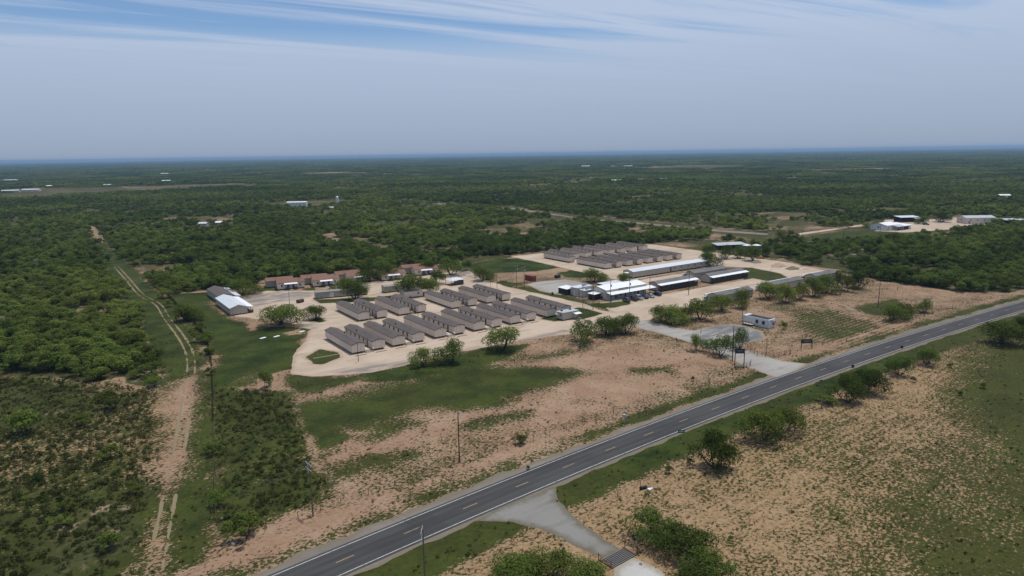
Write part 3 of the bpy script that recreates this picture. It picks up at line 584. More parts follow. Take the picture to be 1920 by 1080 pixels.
# highway: asphalt strip, edge lines and centre dashes
def strip(name, xs, d0, d1, z, mat, parent=None, lane=False):
    xs = np.asarray(xs, float); ys = road_y(xs); e = 0.5; sl = (road_y(xs + e) - road_y(xs - e)) / (2 * e)
    nl = np.sqrt(1 + sl ** 2); nxv, nyv = -sl / nl, 1 / nl
    offs = [d0, d1] if not lane else list(np.linspace(d0, d1, 17))
    vs, fs = [], []
    for i in range(len(xs)):
        for o in offs: vs.append((xs[i] + nxv[i] * o, ys[i] + nyv[i] * o, z))
    k = len(offs)
    for i in range(len(xs) - 1):
        for j in range(k - 1): a = i * k + j; fs.append((a, a + k, a + k + 1, a + 1))
    me = bpy.data.meshes.new(name); me.from_pydata(vs, [], fs); me.materials.append(mat)
    if lane:
        at = me.attributes.new('lane', 'FLOAT', 'POINT'); pr = [max(0, 1 - abs(abs(abs(o) - 1.75) - 0.85) / 0.55) * 0.8 for o in offs]
        at.data.foreach_set('value', np.array(pr * len(xs), np.float32))
    return place(name, me, parent)
road = strip('highway', np.arange(-200, 760, 4), -3.95, 3.95, 0.045, M['asphalt'], lane=True)
tag(road, 'dark asphalt two-lane highway crossing the foreground', None, None, 'structure')
for dd in (-3.42, 3.3): strip('edge_line', np.arange(-200, 760, 4), dd, dd + 0.14, 0.052, M['paint_white'], road)
for k in range(-6, 40):
    x = 33.0 + k * 12.17; strip('lane_dash', [x - 1.55, x, x + 1.55], -0.07, 0.07, 0.052, M['paint_yellow'], road)

# ---------------------------------------------------------------- vegetation
def leaf_cards(centers, normals, sizes, tints, rs, aspect=0.55):
    n = len(centers)
    nrm = normals / np.linalg.norm(normals, axis=1, keepdims=True)
    r = rs.normal(size=(n, 3)); a = np.cross(nrm, r); a /= np.linalg.norm(a, axis=1, keepdims=True) + 1e-9; b = np.cross(nrm, a)
    a = a * sizes[:, None] * 0.5; b = b * sizes[:, None] * 0.5 * aspect
    v = np.stack([centers - a, centers - b * 0.9 + a * 0.1, centers + a, centers + b], 1).reshape(-1, 3)
    return v, np.arange(4 * n).reshape(-1, 4), np.repeat(tints, 4)
def foliage_mesh(name, parts, mat):
    vs = np.concatenate([p[0] for p in parts]).astype(np.float32); tn = np.concatenate([p[2] for p in parts]).astype(np.float32)
    q, o = [], 0
    for p in parts: q.append(p[1] + o); o += len(p[0])
    q = np.concatenate(q).astype(np.int32)
    me = bpy.data.meshes.new(name); me.vertices.add(len(vs)); me.vertices.foreach_set('co', vs.ravel())
    me.loops.add(q.size); me.loops.foreach_set('vertex_index', q.ravel()); me.polygons.add(len(q)); me.polygons.foreach_set('loop_start', np.arange(0, q.size, 4, dtype=np.int32))
    me.update(calc_edges=True); at = me.attributes.new('tint', 'FLOAT', 'POINT'); at.data.foreach_set('value', tn); me.materials.append(mat); return me
def crown(rs, W, H, base, nl, nleaf, smin, smax, at=(0, 0), full=0.0):
    """leaf sprays over uneven lobes spread through the crown; returns cards and lobe centres"""
    R0 = W / 2; lobes = []; lean = rs.uniform(0, 6.28)
    for k in range(nl):
        a = k * 2.4 + rs.uniform(-0.7, 0.7); rr = R0 * math.sqrt((k + 0.3) / nl) * rs.uniform(0.5, 0.95) * (1 + 0.22 * math.cos(a - lean))
        lr = R0 * (rs.uniform(0.20, 0.42) + full); top = H * (1 - 0.45 * (rr / R0) ** 2) * rs.uniform(0.62, 1.0)
        lz = min(lr * rs.uniform(0.6, 1.0), max(0.2, (top - base) * 0.6))
        lobes.append((rr * math.cos(a), rr * math.sin(a), max(base + lz * 0.7, top - lz), lr, lz, rs.uniform(0, 1)))
    w = np.array([l[3] ** 2 for l in lobes]); li = rs.choice(nl, nleaf, p=w / w.sum())
    L = np.array(lobes)[li]
    d = rs.normal(size=(nleaf, 3)); d[:, 2] += 0.35; d /= np.linalg.norm(d, axis=1, keepdims=True)
    # small sprays: leaves gather on twigs that stick out of each lobe
    f = np.sin(d[:, 0] * 7 + L[:, 5] * 9) * np.sin(d[:, 1] * 7 + L[:, 5] * 5) * np.sin(d[:, 2] * 6 + L[:, 5] * 3)
    rad = rs.uniform(0.55, 1.0, nleaf) ** 0.6 * (1 + 0.28 * f) * rs.uniform(0.92, 1.1, nleaf)
    c = np.stack([L[:, 0] + d[:, 0] * L[:, 3] * rad, L[:, 1] + d[:, 1] * L[:, 3] * rad, L[:, 2] + d[:, 2] * L[:, 4] * rad], 1)
    c[:, 2] = np.maximum(c[:, 2], base * 0.55 + 0.1); c[:, 0] += at[0]; c[:, 1] += at[1]
    nr = d * 0.7 + np.array([0, 0, 0.55]) + rs.normal(size=(nleaf, 3)) * 0.55
    tint = np.clip(0.5 * L[:, 5] + 0.5 * rs.uniform(0, 1, nleaf) + f * 0.25, 0, 1)
    return leaf_cards(c, nr, rs.uniform(smin, smax, nleaf), tint, rs), lobes
def stems(rs, W, H, base, lobes, n, thick):
    mb = MB()
    for k in range(n):
        l = lobes[int(rs.integers(len(lobes)))]; a = rs.uniform(0, 6.28); s0 = Vector((math.cos(a) * thick * 0.8, math.sin(a) * thick * 0.8, -0.1))
        e = Vector((l[0] * 0.85, l[1] * 0.85, l[2])); m = s0.lerp(e, 0.45) + Vector((rs.uniform(-0.3, 0.3), rs.uniform(-0.3, 0.3), -0.08 * H))
        m2 = m.lerp(e, 0.5) + Vector((rs.uniform(-0.3, 0.3), rs.uniform(-0.3, 0.3), 0.05 * H))
        mb.tube(s0, m, thick, thick * 0.7, 6); mb.tube(m, m2, thick * 0.7, thick * 0.45, 5); mb.tube(m2, e, thick * 0.45, thick * 0.15, 5)
        for q in range(2):
            f = Vector((e.x + rs.uniform(-1, 1) * W * 0.14, e.y + rs.uniform(-1, 1) * W * 0.14, e.z + rs.uniform(-0.05, 0.14) * H)); mb.tube(m2, f, thick * 0.3, thick * 0.1, 4)
    return mb
TREE_W, TREE_H, BUSH_W, BUSH_H = 9.0, 6.5, 5.5, 3.6
HERO, BUSH = [], []
for k in range(6):
    rs = np.random.default_rng(100 + k); cr, lb = crown(rs, TREE_W * 1.08, TREE_H, (1.5, 0.9, 1.3, 0.6, 0.9, 0.4)[k], 14 + k % 3 * 3, 4000 if k < 3 else 5600, 0.24, 0.46, full=0.0 if k < 3 else 0.07)
    HERO.append((foliage_mesh('crown', [cr], M['leaf']), stems(rs, TREE_W, TREE_H, 1.4, lb, 5, 0.17).mesh('trunk', M['bark'])))
for k in range(6):
    rs = np.random.default_rng(200 + k); cr, lb = crown(rs, BUSH_W, BUSH_H, 0.35, 7 + k % 3, 1500, 0.22, 0.42)
    BUSH.append((foliage_mesh('crown', [cr], M['leaf_dark']), stems(rs, BUSH_W, BUSH_H, 0.3, lb, 3, 0.1).mesh('trunk', M['bark'])))
MESQ = 0
def tree(kind, x, y, W, H, label, group=None, rz=None, cat=None, v=None):
    global MESQ
    big = kind == 'tree'; lib = HERO if big else BUSH; MESQ += 1
    v = rng.randrange(len(lib)) if v is None else v
    o = thing('mesquite_tree' if big else 'mesquite_bush', label, cat or ('tree' if big else 'bush'), (x, y, 0), rng.uniform(0, 6.28) if rz is None else rz, group)
    sw, sh = (TREE_W, TREE_H) if big else (BUSH_W, BUSH_H)
    o.scale = (W / sw, W / sw, H / sh)
    place('crown', lib[v][0], o); place('trunk', lib[v][1], o)
    return o
TREES = [  # position, crown width, height, label
    ('tree', (70.5, 254.1, 16.8, 7.8), 'widest round mesquite at the left end of the gravel lot, below the brown-roofed houses'),
    ('tree', (83.7, 254.4, 8.7, 5.8), 'small open mesquite beside a thin pole in the gravel lot'),
    ('tree', (73.6, 322.5, 13.7, 7.8), 'mesquite tree behind the silver-roofed left bunkhouse'),
    ('bush', (45.7, 184.3, 4.9, 5.1), 'dark upright bush alone at the lower tip of the left lawn'),
    ('tree', (88.8, 176.4, 6.7, 5.6), 'small round mesquite, leftmost of the row below the front trailers'),
    ('tree', (97.1, 173.4, 10.6, 7.1), 'two-lobed mesquite below the front trailers, right of a smaller round one'),
    ('tree', (117.3, 175.0, 13.0, 7.5), 'large round mesquite standing alone below the front trailer row'),
    ('tree', (144.4, 166.7, 11.4, 7.2), 'dark mesquite, nearest of the clump below the little gate office'),
    ('tree', (155.8, 168.1, 10.3, 6.8), 'middle mesquite of the clump below the little gate office'),
    ('tree', (162.6, 166.3, 9.6, 7.2), 'right-hand mesquite of the clump below the gate office, by the entrance drive'),
    ('tree', (184.2, 169.7, 8.7, 6.2), 'leftmost mesquite of the clump between parking area and entrance drive'),
    ('tree', (185.6, 164.5, 8.5, 7.2), 'second mesquite from the left in the clump below the parked cars'),
    ('tree', (192.0, 164.6, 7.5, 6.9), 'third mesquite from the left in the clump below the parked cars'),
    ('tree', (198.4, 163.7, 10.4, 7.7), 'brighter green mesquite at the right of the clump below the parked cars'),
    ('tree', (215.1, 167.3, 9.6, 7.0), 'leaning mesquite with two bare trunks in front of the long grey bunkhouse'),
    ('tree', (226.0, 165.8, 7.2, 7.9), 'slender mesquite at the right end of the long grey bunkhouse'),
    ('tree', (249.8, 170.0, 10.8, 7.5), 'mesquite right of the long grey bunkhouse, first of the shady row'),
    ('tree', (247.7, 161.0, 8.8, 7.7), 'second mesquite of the shady row, with forked trunks on bare sand'),
    ('tree', (257.9, 160.8, 9.4, 7.1), 'third mesquite of the shady row on the right sand field'),
    ('tree', (267.8, 161.2, 10.0, 8.0), 'fourth mesquite of the shady row on the right sand field'),
    ('tree', (278.4, 161.3, 10.2, 8.2), 'fifth mesquite of the shady row on the right sand field'),
    ('tree', (288.8, 160.4, 9.9, 8.7), 'sixth mesquite of the shady row on the right sand field'),
    ('tree', (298.7, 158.6, 10.5, 8.0), 'last mesquite of the shady row, at the edge of the right wood'),
    ('tree', (250.7, 119.3, 7.8, 6.5), 'left mesquite of the three beside the highway on the right sand field'),
    ('tree', (258.2, 118.6, 7.9, 5.5), 'middle mesquite of the three beside the highway on the right sand field'),
    ('tree', (273.2, 118.7, 6.9, 5.0), 'right mesquite of the three beside the highway on the right sand field'),
    ('bush', (210.1, 136.5, 3.7, 3.0), 'small lone bush at the end of the white job trailer'),
    ('tree', (165.4, 137.0, 5.7, 5.3), 'small mesquite on the left of three along the entrance drive'),
    ('tree', (166.8, 129.4, 8.8, 6.6), 'largest of three mesquites along the entrance drive, beside the black pole'),
    ('tree', (177.8, 130.4, 6.8, 6.5), 'mesquite behind the black pole near the entrance sign'),
    ('tree', (123.4, 83.1, 9.0, 7.3), 'large spreading mesquite south of the highway, nearer of a pair with bare limbs'),
    ('tree', (130.3, 82.9, 8.8, 6.0), 'right-hand mesquite of the pair with bare limbs south of the highway'),
    ('tree', (104.4, 80.9, 8.0, 7.3), 'feathery mesquite at the field edge, right of the green road sign'),
    ('tree', (159.7, 84.8, 7.7, 6.8), 'left mesquite of the clump across the highway from the drive mouth'),
    ('tree', (170.0, 85.2, 8.5, 6.5), 'right mesquite of the clump across the highway from the drive mouth'),
    ('tree', (190.4, 87.5, 7.1, 5.5), 'round mesquite on the south verge, left of two single ones'),
    ('tree', (206.2, 87.5, 7.1, 5.2), 'round mesquite on the south verge, right of two single ones'),
    ('tree', (248.1, 83.6, 13.3, 7.5), 'flat-topped mesquite south of the highway at the right edge'),
    ('tree', (263.2, 83.3, 7.8, 6.5), 'mesquite cut by the right edge of the picture, south of the highway'),
    ('tree', (75.7, 70.5, 8.7, 4.3), 'dark mesquite beside the cattle guard, top of the bottom clump'),
    ('tree', (76.0, 63.6, 9.2, 4.8), 'dense mesquite in the middle of the clump right of the cattle guard'),
    ('tree', (73.8, 57.3, 8.5, 4.4), 'lowest right mesquite of the clump beside the ranch road'),
    ('tree', (69.6, 56.7, 6.6, 4.0), 'mesquite cut by the bottom edge, right of the white ranch road'),
    ('tree', (50.4, 74.0, 7.2, 4.3), 'mesquite at the bottom edge below the ranch drive, left one'),
    ('tree', (55.6, 72.1, 8.2, 4.3), 'mesquite at the bottom edge below the ranch drive, middle one'),
    ('tree', (58.5, 67.2, 6.8, 3.9), 'mesquite at the bottom edge left of the cattle guard'),
    ('bush', (21.9, 109.6, 6.7, 4.8), 'big dark bush at the bottom of the left fence, beside the highway verge'),
    ('bush', (20.7, 123.8, 4.4, 3.1), 'bush on the left fence line above the biggest dark bush'),
    ('bush', (24.5, 147.8, 4.8, 3.4), 'bush on the left fence line, midway down the sandy track'),
    ('bush', (35.5, 205.9, 3.4, 2.4), 'small bush on the left fence line level with the lawn'),
    ('bush', (42.8, 246.6, 4.4, 3.6), 'dark bush hanging on the bend of the left fence'),
    ('bush', (43.4, 260.6, 4.6, 3.7), 'dark bush on the left fence just above its bend'),
    ('tree', (43.3, 284.2, 11.2, 7.3), 'dark spreading tree on the left fence beside the lawn'),
    ('bush', (80.1, 113.4, 3.9, 2.4), 'lone round bush on the roadside fence in the front field'),
    ('tree', (110.3, 280.9, 14.5, 9.1), 'leafy tree hiding the right end of the grey metal trailer'),
    ('tree', (110.5, 294.1, 11.2, 7.7), 'tree against the middle of the grey metal trailer'),
    ('tree', (132.1, 317.3, 12.8, 8.0), 'tree in front of the third brown-roofed house'),
    ('tree', (141.3, 317.3, 13.5, 9.1), 'tree hiding the left half of the fourth brown-roofed house'),
    ('tree', (132.9, 271.5, 17.6, 10.1), 'wide tree covering the olive trailer behind the rear trailer row'),
    ('tree', (141.9, 270.3, 8.7, 7.7), 'tree beside the wide one behind the rear trailer row'),
    ('tree', (156.0, 288.6, 9.3, 6.8), 'tree left of the open pavilion'),
    ('tree', (173.5, 306.7, 15.0, 8.8), 'tree behind the open pavilion'),
    ('tree', (167.5, 320.1, 11.4, 7.0), 'tree in front of the last brown-roofed house'),
    ('tree', (178.5, 282.9, 11.2, 7.5), 'round tree between the pavilion and the green field'),
    ('tree', (187.8, 314.1, 6.9, 5.1), 'small tree at the corner of the green field'),
    ('tree', (218.3, 244.7, 11.9, 6.8), 'round tree behind the office building'),
    ('tree', (226.9, 234.1, 6.1, 5.0), 'palm-like small tree at the left end of the long metal barracks'),
    ('tree', (297.8, 240.3, 11.0, 8.2), 'bright green tree at the right end of the long metal barracks'),
    ('tree', (326.4, 264.9, 10.8, 7.3), 'left tree of the dark group in front of the pale open shed'),
    ('tree', (326.0, 251.5, 10.5, 7.6), 'second tree of the dark group in front of the pale open shed'),
    ('tree', (333.0, 248.2, 9.3, 7.1), 'third tree of the dark group in front of the pale open shed'),
    ('tree', (330.4, 237.3, 10.3, 9.1), 'right tree of the dark group in front of the blue tanks'),
    ('tree', (349.8, 242.2, 6.9, 6.6), 'single tree on sand right of the blue tanks'),
    ('tree', (365.8, 242.7, 8.4, 5.7), 'single tree behind the sand heap right of the blue tanks'),
    ('tree', (540.5, 275.5, 10.9, 5.9), 'tree shading the left end of the far white farmhouse'),
    ('tree', (538.3, 282.8, 6.3, 4.5), 'small tree on the lane to the far white farmhouse'),
    ('tree', (596.4, 267.8, 10.5, 6.9), 'tree beside the dark shed of the far farm'),
    ('tree', (624.6, 265.5, 16.2, 7.1), 'tree behind the far farm yard'),
    ('bush', (95.3, 84.6, 1.9, 1.7), 'small dark bush on the south field edge, left of the feathery mesquite'),
    ('bush', (101.9, 84.9, 1.9, 1.3), 'low dark bush on the south field edge beside the feathery mesquite'),
    ('bush', (155.1, 87.4, 6.3, 2.3), 'low dark scrub at the foot of the clump south of the highway'),
    ('bush', (141.7, 118.3, 1.6, 1.5), 'tiny shrub on the roadside fence, left of the entrance sign'),
    ('bush', (74.2, 102.5, 1.1, 0.9), 'tiny shrub at the verge of the highway'),
    ('bush', (187.8, 82.6, 1.7, 1.6), 'small shrub in the south field, below the two single verge trees'),
    ('bush', (196.8, 69.4, 1.9, 1.6), 'small shrub in the green part of the south field, upper one'),
    ('bush', (186.2, 70.5, 1.6, 1.3), 'small shrub in the green part of the south field, lower one'),
    ('bush', (208.4, 82.1, 1.8, 1.5), 'small shrub on the south field near the right verge trees'),
    ('bush', (-8.5, 185.8, 9.1, 6.3), 'big round bush in the open scrub at the left edge'),
    ('bush', (9.9, 192.5, 7.8, 5.2), 'wide bush in the open scrub left of the sandy track'),
    ('bush', (3.0, 119.9, 5.2, 3.3), 'bush near the bottom left, beside the sandy track'),
    ('bush', (-3.1, 132.4, 3.7, 2.1), 'low bush near the bottom left in patchy scrub'),
    ('bush', (8.6, 138.8, 4.0, 2.3), 'low spreading bush at the left edge of the sandy track'),
    ('bush', (5.9, 159.4, 6.7, 2.8), 'low sprawling bush in the middle of the left scrub'),
    ('bush', (21.0, 204.7, 5.9, 3.9), 'bush at the upper left edge of the sandy track'),
    ('bush', (-2.4, 138.5, 3.4, 1.8), 'small low bush in the lower left scrub'),
    ('bush', (-7.1, 155.8, 4.2, 2.0), 'low bush by the left edge in patchy scrub'),
    ('bush', (2.3, 183.6, 5.8, 2.9), 'low bush in the open scrub between two bigger ones'),
]
for kind, (x, y, W, H), label in TREES: tree(kind, x, y, W * (1.1 if road_d(x, y) < 0 else 1.02), H * 1.14, label, v=None if kind == 'bush' else rng.randrange(1, 5) if road_d(x, y) < 0 else rng.randrange(1, 6))

# woodland: jittered planting wherever the ground is brush, thinner in open spots
OPEN = [
    ([(-14.5, 243.5), (0.8, 230.0), (20.8, 203.2), (14.7, 156.1), (5.0, 109.8), (-60, 60), (-140, 200)], 0.0),
    ([(332.6, 353.6), (385.6, 326.9), (388.5, 267.4), (344.4, 222.9), (370.0, 270.1), (371.3, 319.4)], 0.25), ([(260.8, 351.8), (329.8, 356.1), (385.2, 331.5), (463.0, 393.1), (412.1, 473.6), (301.2, 433.9)], 0.62),
    ([(446.5, 378.9), (454.4, 295.5), (565.7, 308.8), (615.7, 390.3), (552.9, 469.9)], 0.5), ([(25.8, 634.4), (39.9, 542.9), (39.2, 670.5)], 0.2), ([(60.7, 524.9), (124.4, 593.6), (139.7, 663.7), (104.8, 696.2)], 0.7),
]
MEADOW = [([(427.4, 1655.6), (806.6, 1855.4), (1169.0, 1573.6), (1199.6, 1358.8), (787.5, 1060.3), (549.4, 1266.4)], 0.42)]
HEAD = math.radians(34.7)
def in_view(x, y, margin=0.06):
    fx = x * math.sin(HEAD) + y * math.cos(HEAD); rx = x * math.cos(HEAD) - y * math.sin(HEAD)
    return (fx > 40) & (np.abs(rx) < fx * (0.75 + margin) + 12)
def planting(step, r0, r1, seed):
    rs = np.random.default_rng(seed); lim = r1 * 1.05
    gx = np.arange(-lim * 0.35, lim, step); gy = np.arange(-lim * 0.2, lim, step); X, Y = np.meshgrid(gx, gy); X = X.ravel(); Y = Y.ravel()
    X = X + rs.uniform(-0.48, 0.48, X.shape) * step; Y = Y + rs.uniform(-0.48, 0.48, Y.shape) * step
    d = np.hypot(X, Y); k = in_view(X, Y) & (d > r0) & (d < r1); X, Y = X[k], Y[k]
    return X, Y, rs
def density(X, Y):
    g, dr, b, ro, _l = fields(X, Y)
    dens = np.where(b > 0.6, 1.0, 0.0) * np.clip(0.44 + (fbm(X, Y, 26, 4, 61) - 0.37) * 3.6, 0.07, 1.0)
    for p, f in OPEN: m = lmask(X, Y, p, 12, 8, 66); dens = dens * (1 - m) + dens * f * m
    for p in PATCH: dens = dens * (1 - lmask(X, Y, p, 3, 3, 67))
    for p, f in MEADOW: dens = np.maximum(dens, f * lmask(X, Y, p, 60, 30, 68))
    return dens
X, Y, rs = planting(4.2, 60, 620, 5); k = rs.uniform(0, 1, X.shape) < density(X, Y); X, Y = X[k], Y[k]
S = rs.uniform(0.5, 1.0, X.shape) ** 1.4 * 1.75 * (0.8 + 0.45 * fbm(X, Y, 60, 2, 81)); order = np.argsort(np.hypot(X, Y))
vis = in_view(X, Y, -0.02); own = [i for i in order if vis[i] and not (np.hypot(X[i], Y[i]) < 60)][:190]
fence_x = lambda y: np.interp(y, [115, 135, 168, 219, 264, 346], [18, 22, 28.7, 38.7, 43.9, 44.4])
for i in own:
    x, y = float(X[i]), float(Y[i])
    if x > 150: lab, grp = 'mesquite bush in the thick wood right of the camp, above the sand field', 'bushes in the wood right of the camp'
    elif y < 345 and x < 44: 
        w = 'by the track' if x > 8 + 0.06 * (y - 200) else 'far from the track'
        b = 'at its lower edge' if y < 215 else 'near the grey clearing' if y < 270 else 'in its upper part'
        lab, grp = f'dark mesquite bush in the left thicket {w}, {b}', f'bushes in the left thicket {w}, {b}'
    else: lab, grp = 'mesquite bush in the dense wood behind the camp', 'bushes in the wood behind the camp'
    s = float(S[i]); tree('bush', x, y, BUSH_W * s * 1.12, BUSH_H * s, lab, grp)
rest = np.ones(len(X), bool); rest[own] = False

LIB = bpy.data.collections.new('vegetation_library')       # sources for the instanced wood, not linked to the scene
def lib_obj(name, mesh):
    o = bpy.data.objects.new(name, mesh); LIB.objects.link(o); return o
NB = 6
for k in range(NB): lib_obj(f'a{k}_bush', BUSH[k][0])
for k in range(5):
    rs2 = np.random.default_rng(300 + k); cr, lb = crown(rs2, 6.5, 4.0, 0.2, 6, 330, 0.6, 1.05); lib_obj(f'b{k}_tree', foliage_mesh('far_crown', [cr], M['leaf_dark']))
for k in range(4):
    rs2 = np.random.default_rng(400 + k); ps = []
    for q in range(46):
        w = rs2.uniform(4.5, 8.5); cr, lb = crown(rs2, w, rs2.uniform(2.4, 4.8), 0.1, 4, 42, 1.3, 2.4, at=(rs2.uniform(-22, 22), rs2.uniform(-22, 22))); ps.append((cr[0], cr[1], np.clip(cr[2] * 0.6 + rs2.uniform(0, 0.45), 0, 1)))
    lib_obj(f'c{k}_grove', foliage_mesh('grove', ps, M['leaf_dark']))
for k in range(3):
    rs2 = np.random.default_rng(500 + k); ps = []
    for q in range(60):
        w = rs2.uniform(12, 26); cr, lb = crown(rs2, w, rs2.uniform(3.2, 6.5), 0.1, 4, 30, 4.0, 8.0, at=(rs2.uniform(-75, 75), rs2.uniform(-75, 75))); ps.append((cr[0], cr[1], np.clip(cr[2] * 0.6 + rs2.uniform(0, 0.45), 0, 1)))
    lib_obj(f'd{k}_wood', foliage_mesh('wood_block', ps, M['leaf_dark']))
for k in range(3):
    rs2 = np.random.default_rng(600 + k); cr, lb = crown(rs2, 0.9, 0.45, 0.02, 4, 46, 0.10, 0.26); lib_obj(f'e{k}_weed', foliage_mesh('weed', [cr], M['leaf_weed']))
A0, B0, C0, D0, E0 = 0, NB, NB + 5, NB + 9, NB + 12
def scatter(name, label, pts, idx, rot, scl):
    """one object of plants nobody could count: its vertices carry instanced plants"""
    me = bpy.data.meshes.new(name); me.from_pydata([tuple(p) for p in pts], [], [])
    for nm, ty, val in (('pick', 'INT', idx), ('turn', 'FLOAT', rot), ('size', 'FLOAT', scl)):
        at = me.attributes.new(nm, ty, 'POINT'); at.data.foreach_set('value', np.asarray(val, np.int32 if ty == 'INT' else np.float32))
    o = place(name, me); ng = bpy.data.node_groups.new(name + '_planting', 'GeometryNodeTree')
    ng.interface.new_socket('Geometry', in_out='INPUT', socket_type='NodeSocketGeometry'); ng.interface.new_socket('Geometry', in_out='OUTPUT', socket_type='NodeSocketGeometry')
    N, L = ng.nodes, ng.links; gi = N.new('NodeGroupInput'); go = N.new('NodeGroupOutput'); ci = N.new('GeometryNodeCollectionInfo'); ci.inputs['Collection'].default_value = LIB
    ci.inputs['Separate Children'].default_value = True; ci.inputs['Reset Children'].default_value = True
    ip = N.new('GeometryNodeInstanceOnPoints'); ip.inputs['Pick Instance'].default_value = True
    def na(nm, ty):
        n = N.new('GeometryNodeInputNamedAttribute'); n.data_type = ty; n.inputs['Name'].default_value = nm; return n.outputs['Attribute']
    cx = N.new('ShaderNodeCombineXYZ'); L.new(na('turn', 'FLOAT'), cx.inputs[2]); L.new(gi.outputs[0], ip.inputs['Points']); L.new(ci.outputs[0], ip.inputs['Instance'])
    L.new(na('pick', 'INT'), ip.inputs['Instance Index']); L.new(cx.outputs[0], ip.inputs['Rotation']); L.new(na('size', 'FLOAT'), ip.inputs['Scale']); L.new(ip.outputs[0], go.inputs[0])
    md = o.modifiers.new('planting', 'NODES'); md.node_group = ng
    return tag(o, label, None, None, 'stuff')
pts, ix, sc = [], [], []
def push(x, y, lo, n, s, rs):
    pts.append(np.stack([x, y, np.zeros(len(x))], 1)); ix.append(rs.integers(lo, lo + n, len(x))); sc.append(s)
push(X[rest], Y[rest], A0, NB, S[rest] * 1.1, rs)
x, y, rs = planting(5.8, 620, 1500, 6); k = rs.uniform(0, 1, x.shape) < density(x, y) * 1.1; push(x[k], y[k], B0, 5, rs.uniform(0.8, 1.45, k.sum()), rs)
x, y, rs = planting(36, 1490, 3600, 7); k = rs.uniform(0, 1, x.shape) < np.minimum(0.97, density(x, y) * 1.7); push(x[k], y[k], C0, 4, rs.uniform(0.85, 1.2, k.sum()), rs)
x, y, rs = planting(115, 3560, 14000, 8); k = rs.uniform(0, 1, x.shape) < 0.93; push(x[k], y[k], D0, 3, rs.uniform(0.9, 1.25, k.sum()), rs)
for (ax, ay), (bx, by), n_, w_ in (((159.7, 1881.0), (425.9, 1852.4), 70, 30), ((416.7, 1813.0), (258.2, 1883.8), 40, 20), ((-33.5, 2179.5), (63.4, 2051.5), 34, 20), ((700.0, 2625.5), (764.3, 2632.3), 16, 25), ((924.2, 1062.9), (1101.8, 939.3), 40, 16), ((891.7, 1240.2), (1025.4, 1143.6), 16, 10)):
    tt = rs.uniform(0, 1, n_); push(ax + (bx - ax) * tt + rs.normal(size=n_) * w_ * 0.4, ay + (by - ay) * tt + rs.normal(size=n_) * w_ * 0.4, B0, 5, rs.uniform(1.3, 2.4, n_), rs)
pts = np.concatenate(pts); ix = np.concatenate(ix); sc = np.concatenate(sc)
scatter('mesquite_wood', 'mesquite brush covering the plain from behind the camp to the horizon', pts, ix, np.random.default_rng(3).uniform(0, 6.28, len(pts)), sc)
# weeds and grass tufts
rs = np.random.default_rng(77); nw = 150000
x = rs.uniform(-45, 330, nw); y = rs.uniform(25, 330, nw); d = np.hypot(x, y)
k = in_view(x, y) & (d < 300); x, y, d = x[k], y[k], d[k]; g, dr, b, ro, _l = fields(x, y); rd = road_d(x, y)
prob = np.clip(g * 0.22, 0.02, 0.3) * (np.abs(rd) > 6.2) * np.clip(1.3 - d / 320, 0, 1)
for p, f in ((SCRUB, 0.75), (OPEN[0][0], 0.75)): prob = np.maximum(prob, f * lmask(x, y, p, 3, 2, 3) * (0.5 + 0.5 * (fbm(x, y, 6, 3, 44) > 0.42)))
for p in LOT + [DRIVE, SOUTH, LEFT_LAWN, CROP]: prob = prob * (1 - lmask(x, y, p, 1.5))
k = rs.uniform(0, 1, x.shape) < prob; x, y = x[k], y[k]; sz = rs.uniform(0.3, 1.0, len(x)) ** 1.5 * 1.1 * (1 + 0.9 * np.maximum(lmask(x, y, SCRUB, 3), lmask(x, y, OPEN[0][0], 3)))
scatter('weeds', 'low weeds and grass tufts dotted over the sandy fields', np.stack([x, y, np.zeros(len(x))], 1), rs.integers(E0, E0 + 3, len(x)), rs.uniform(0, 6.28, len(x)), sz)
print('PLANTS', len(pts), len(x), MESQ)

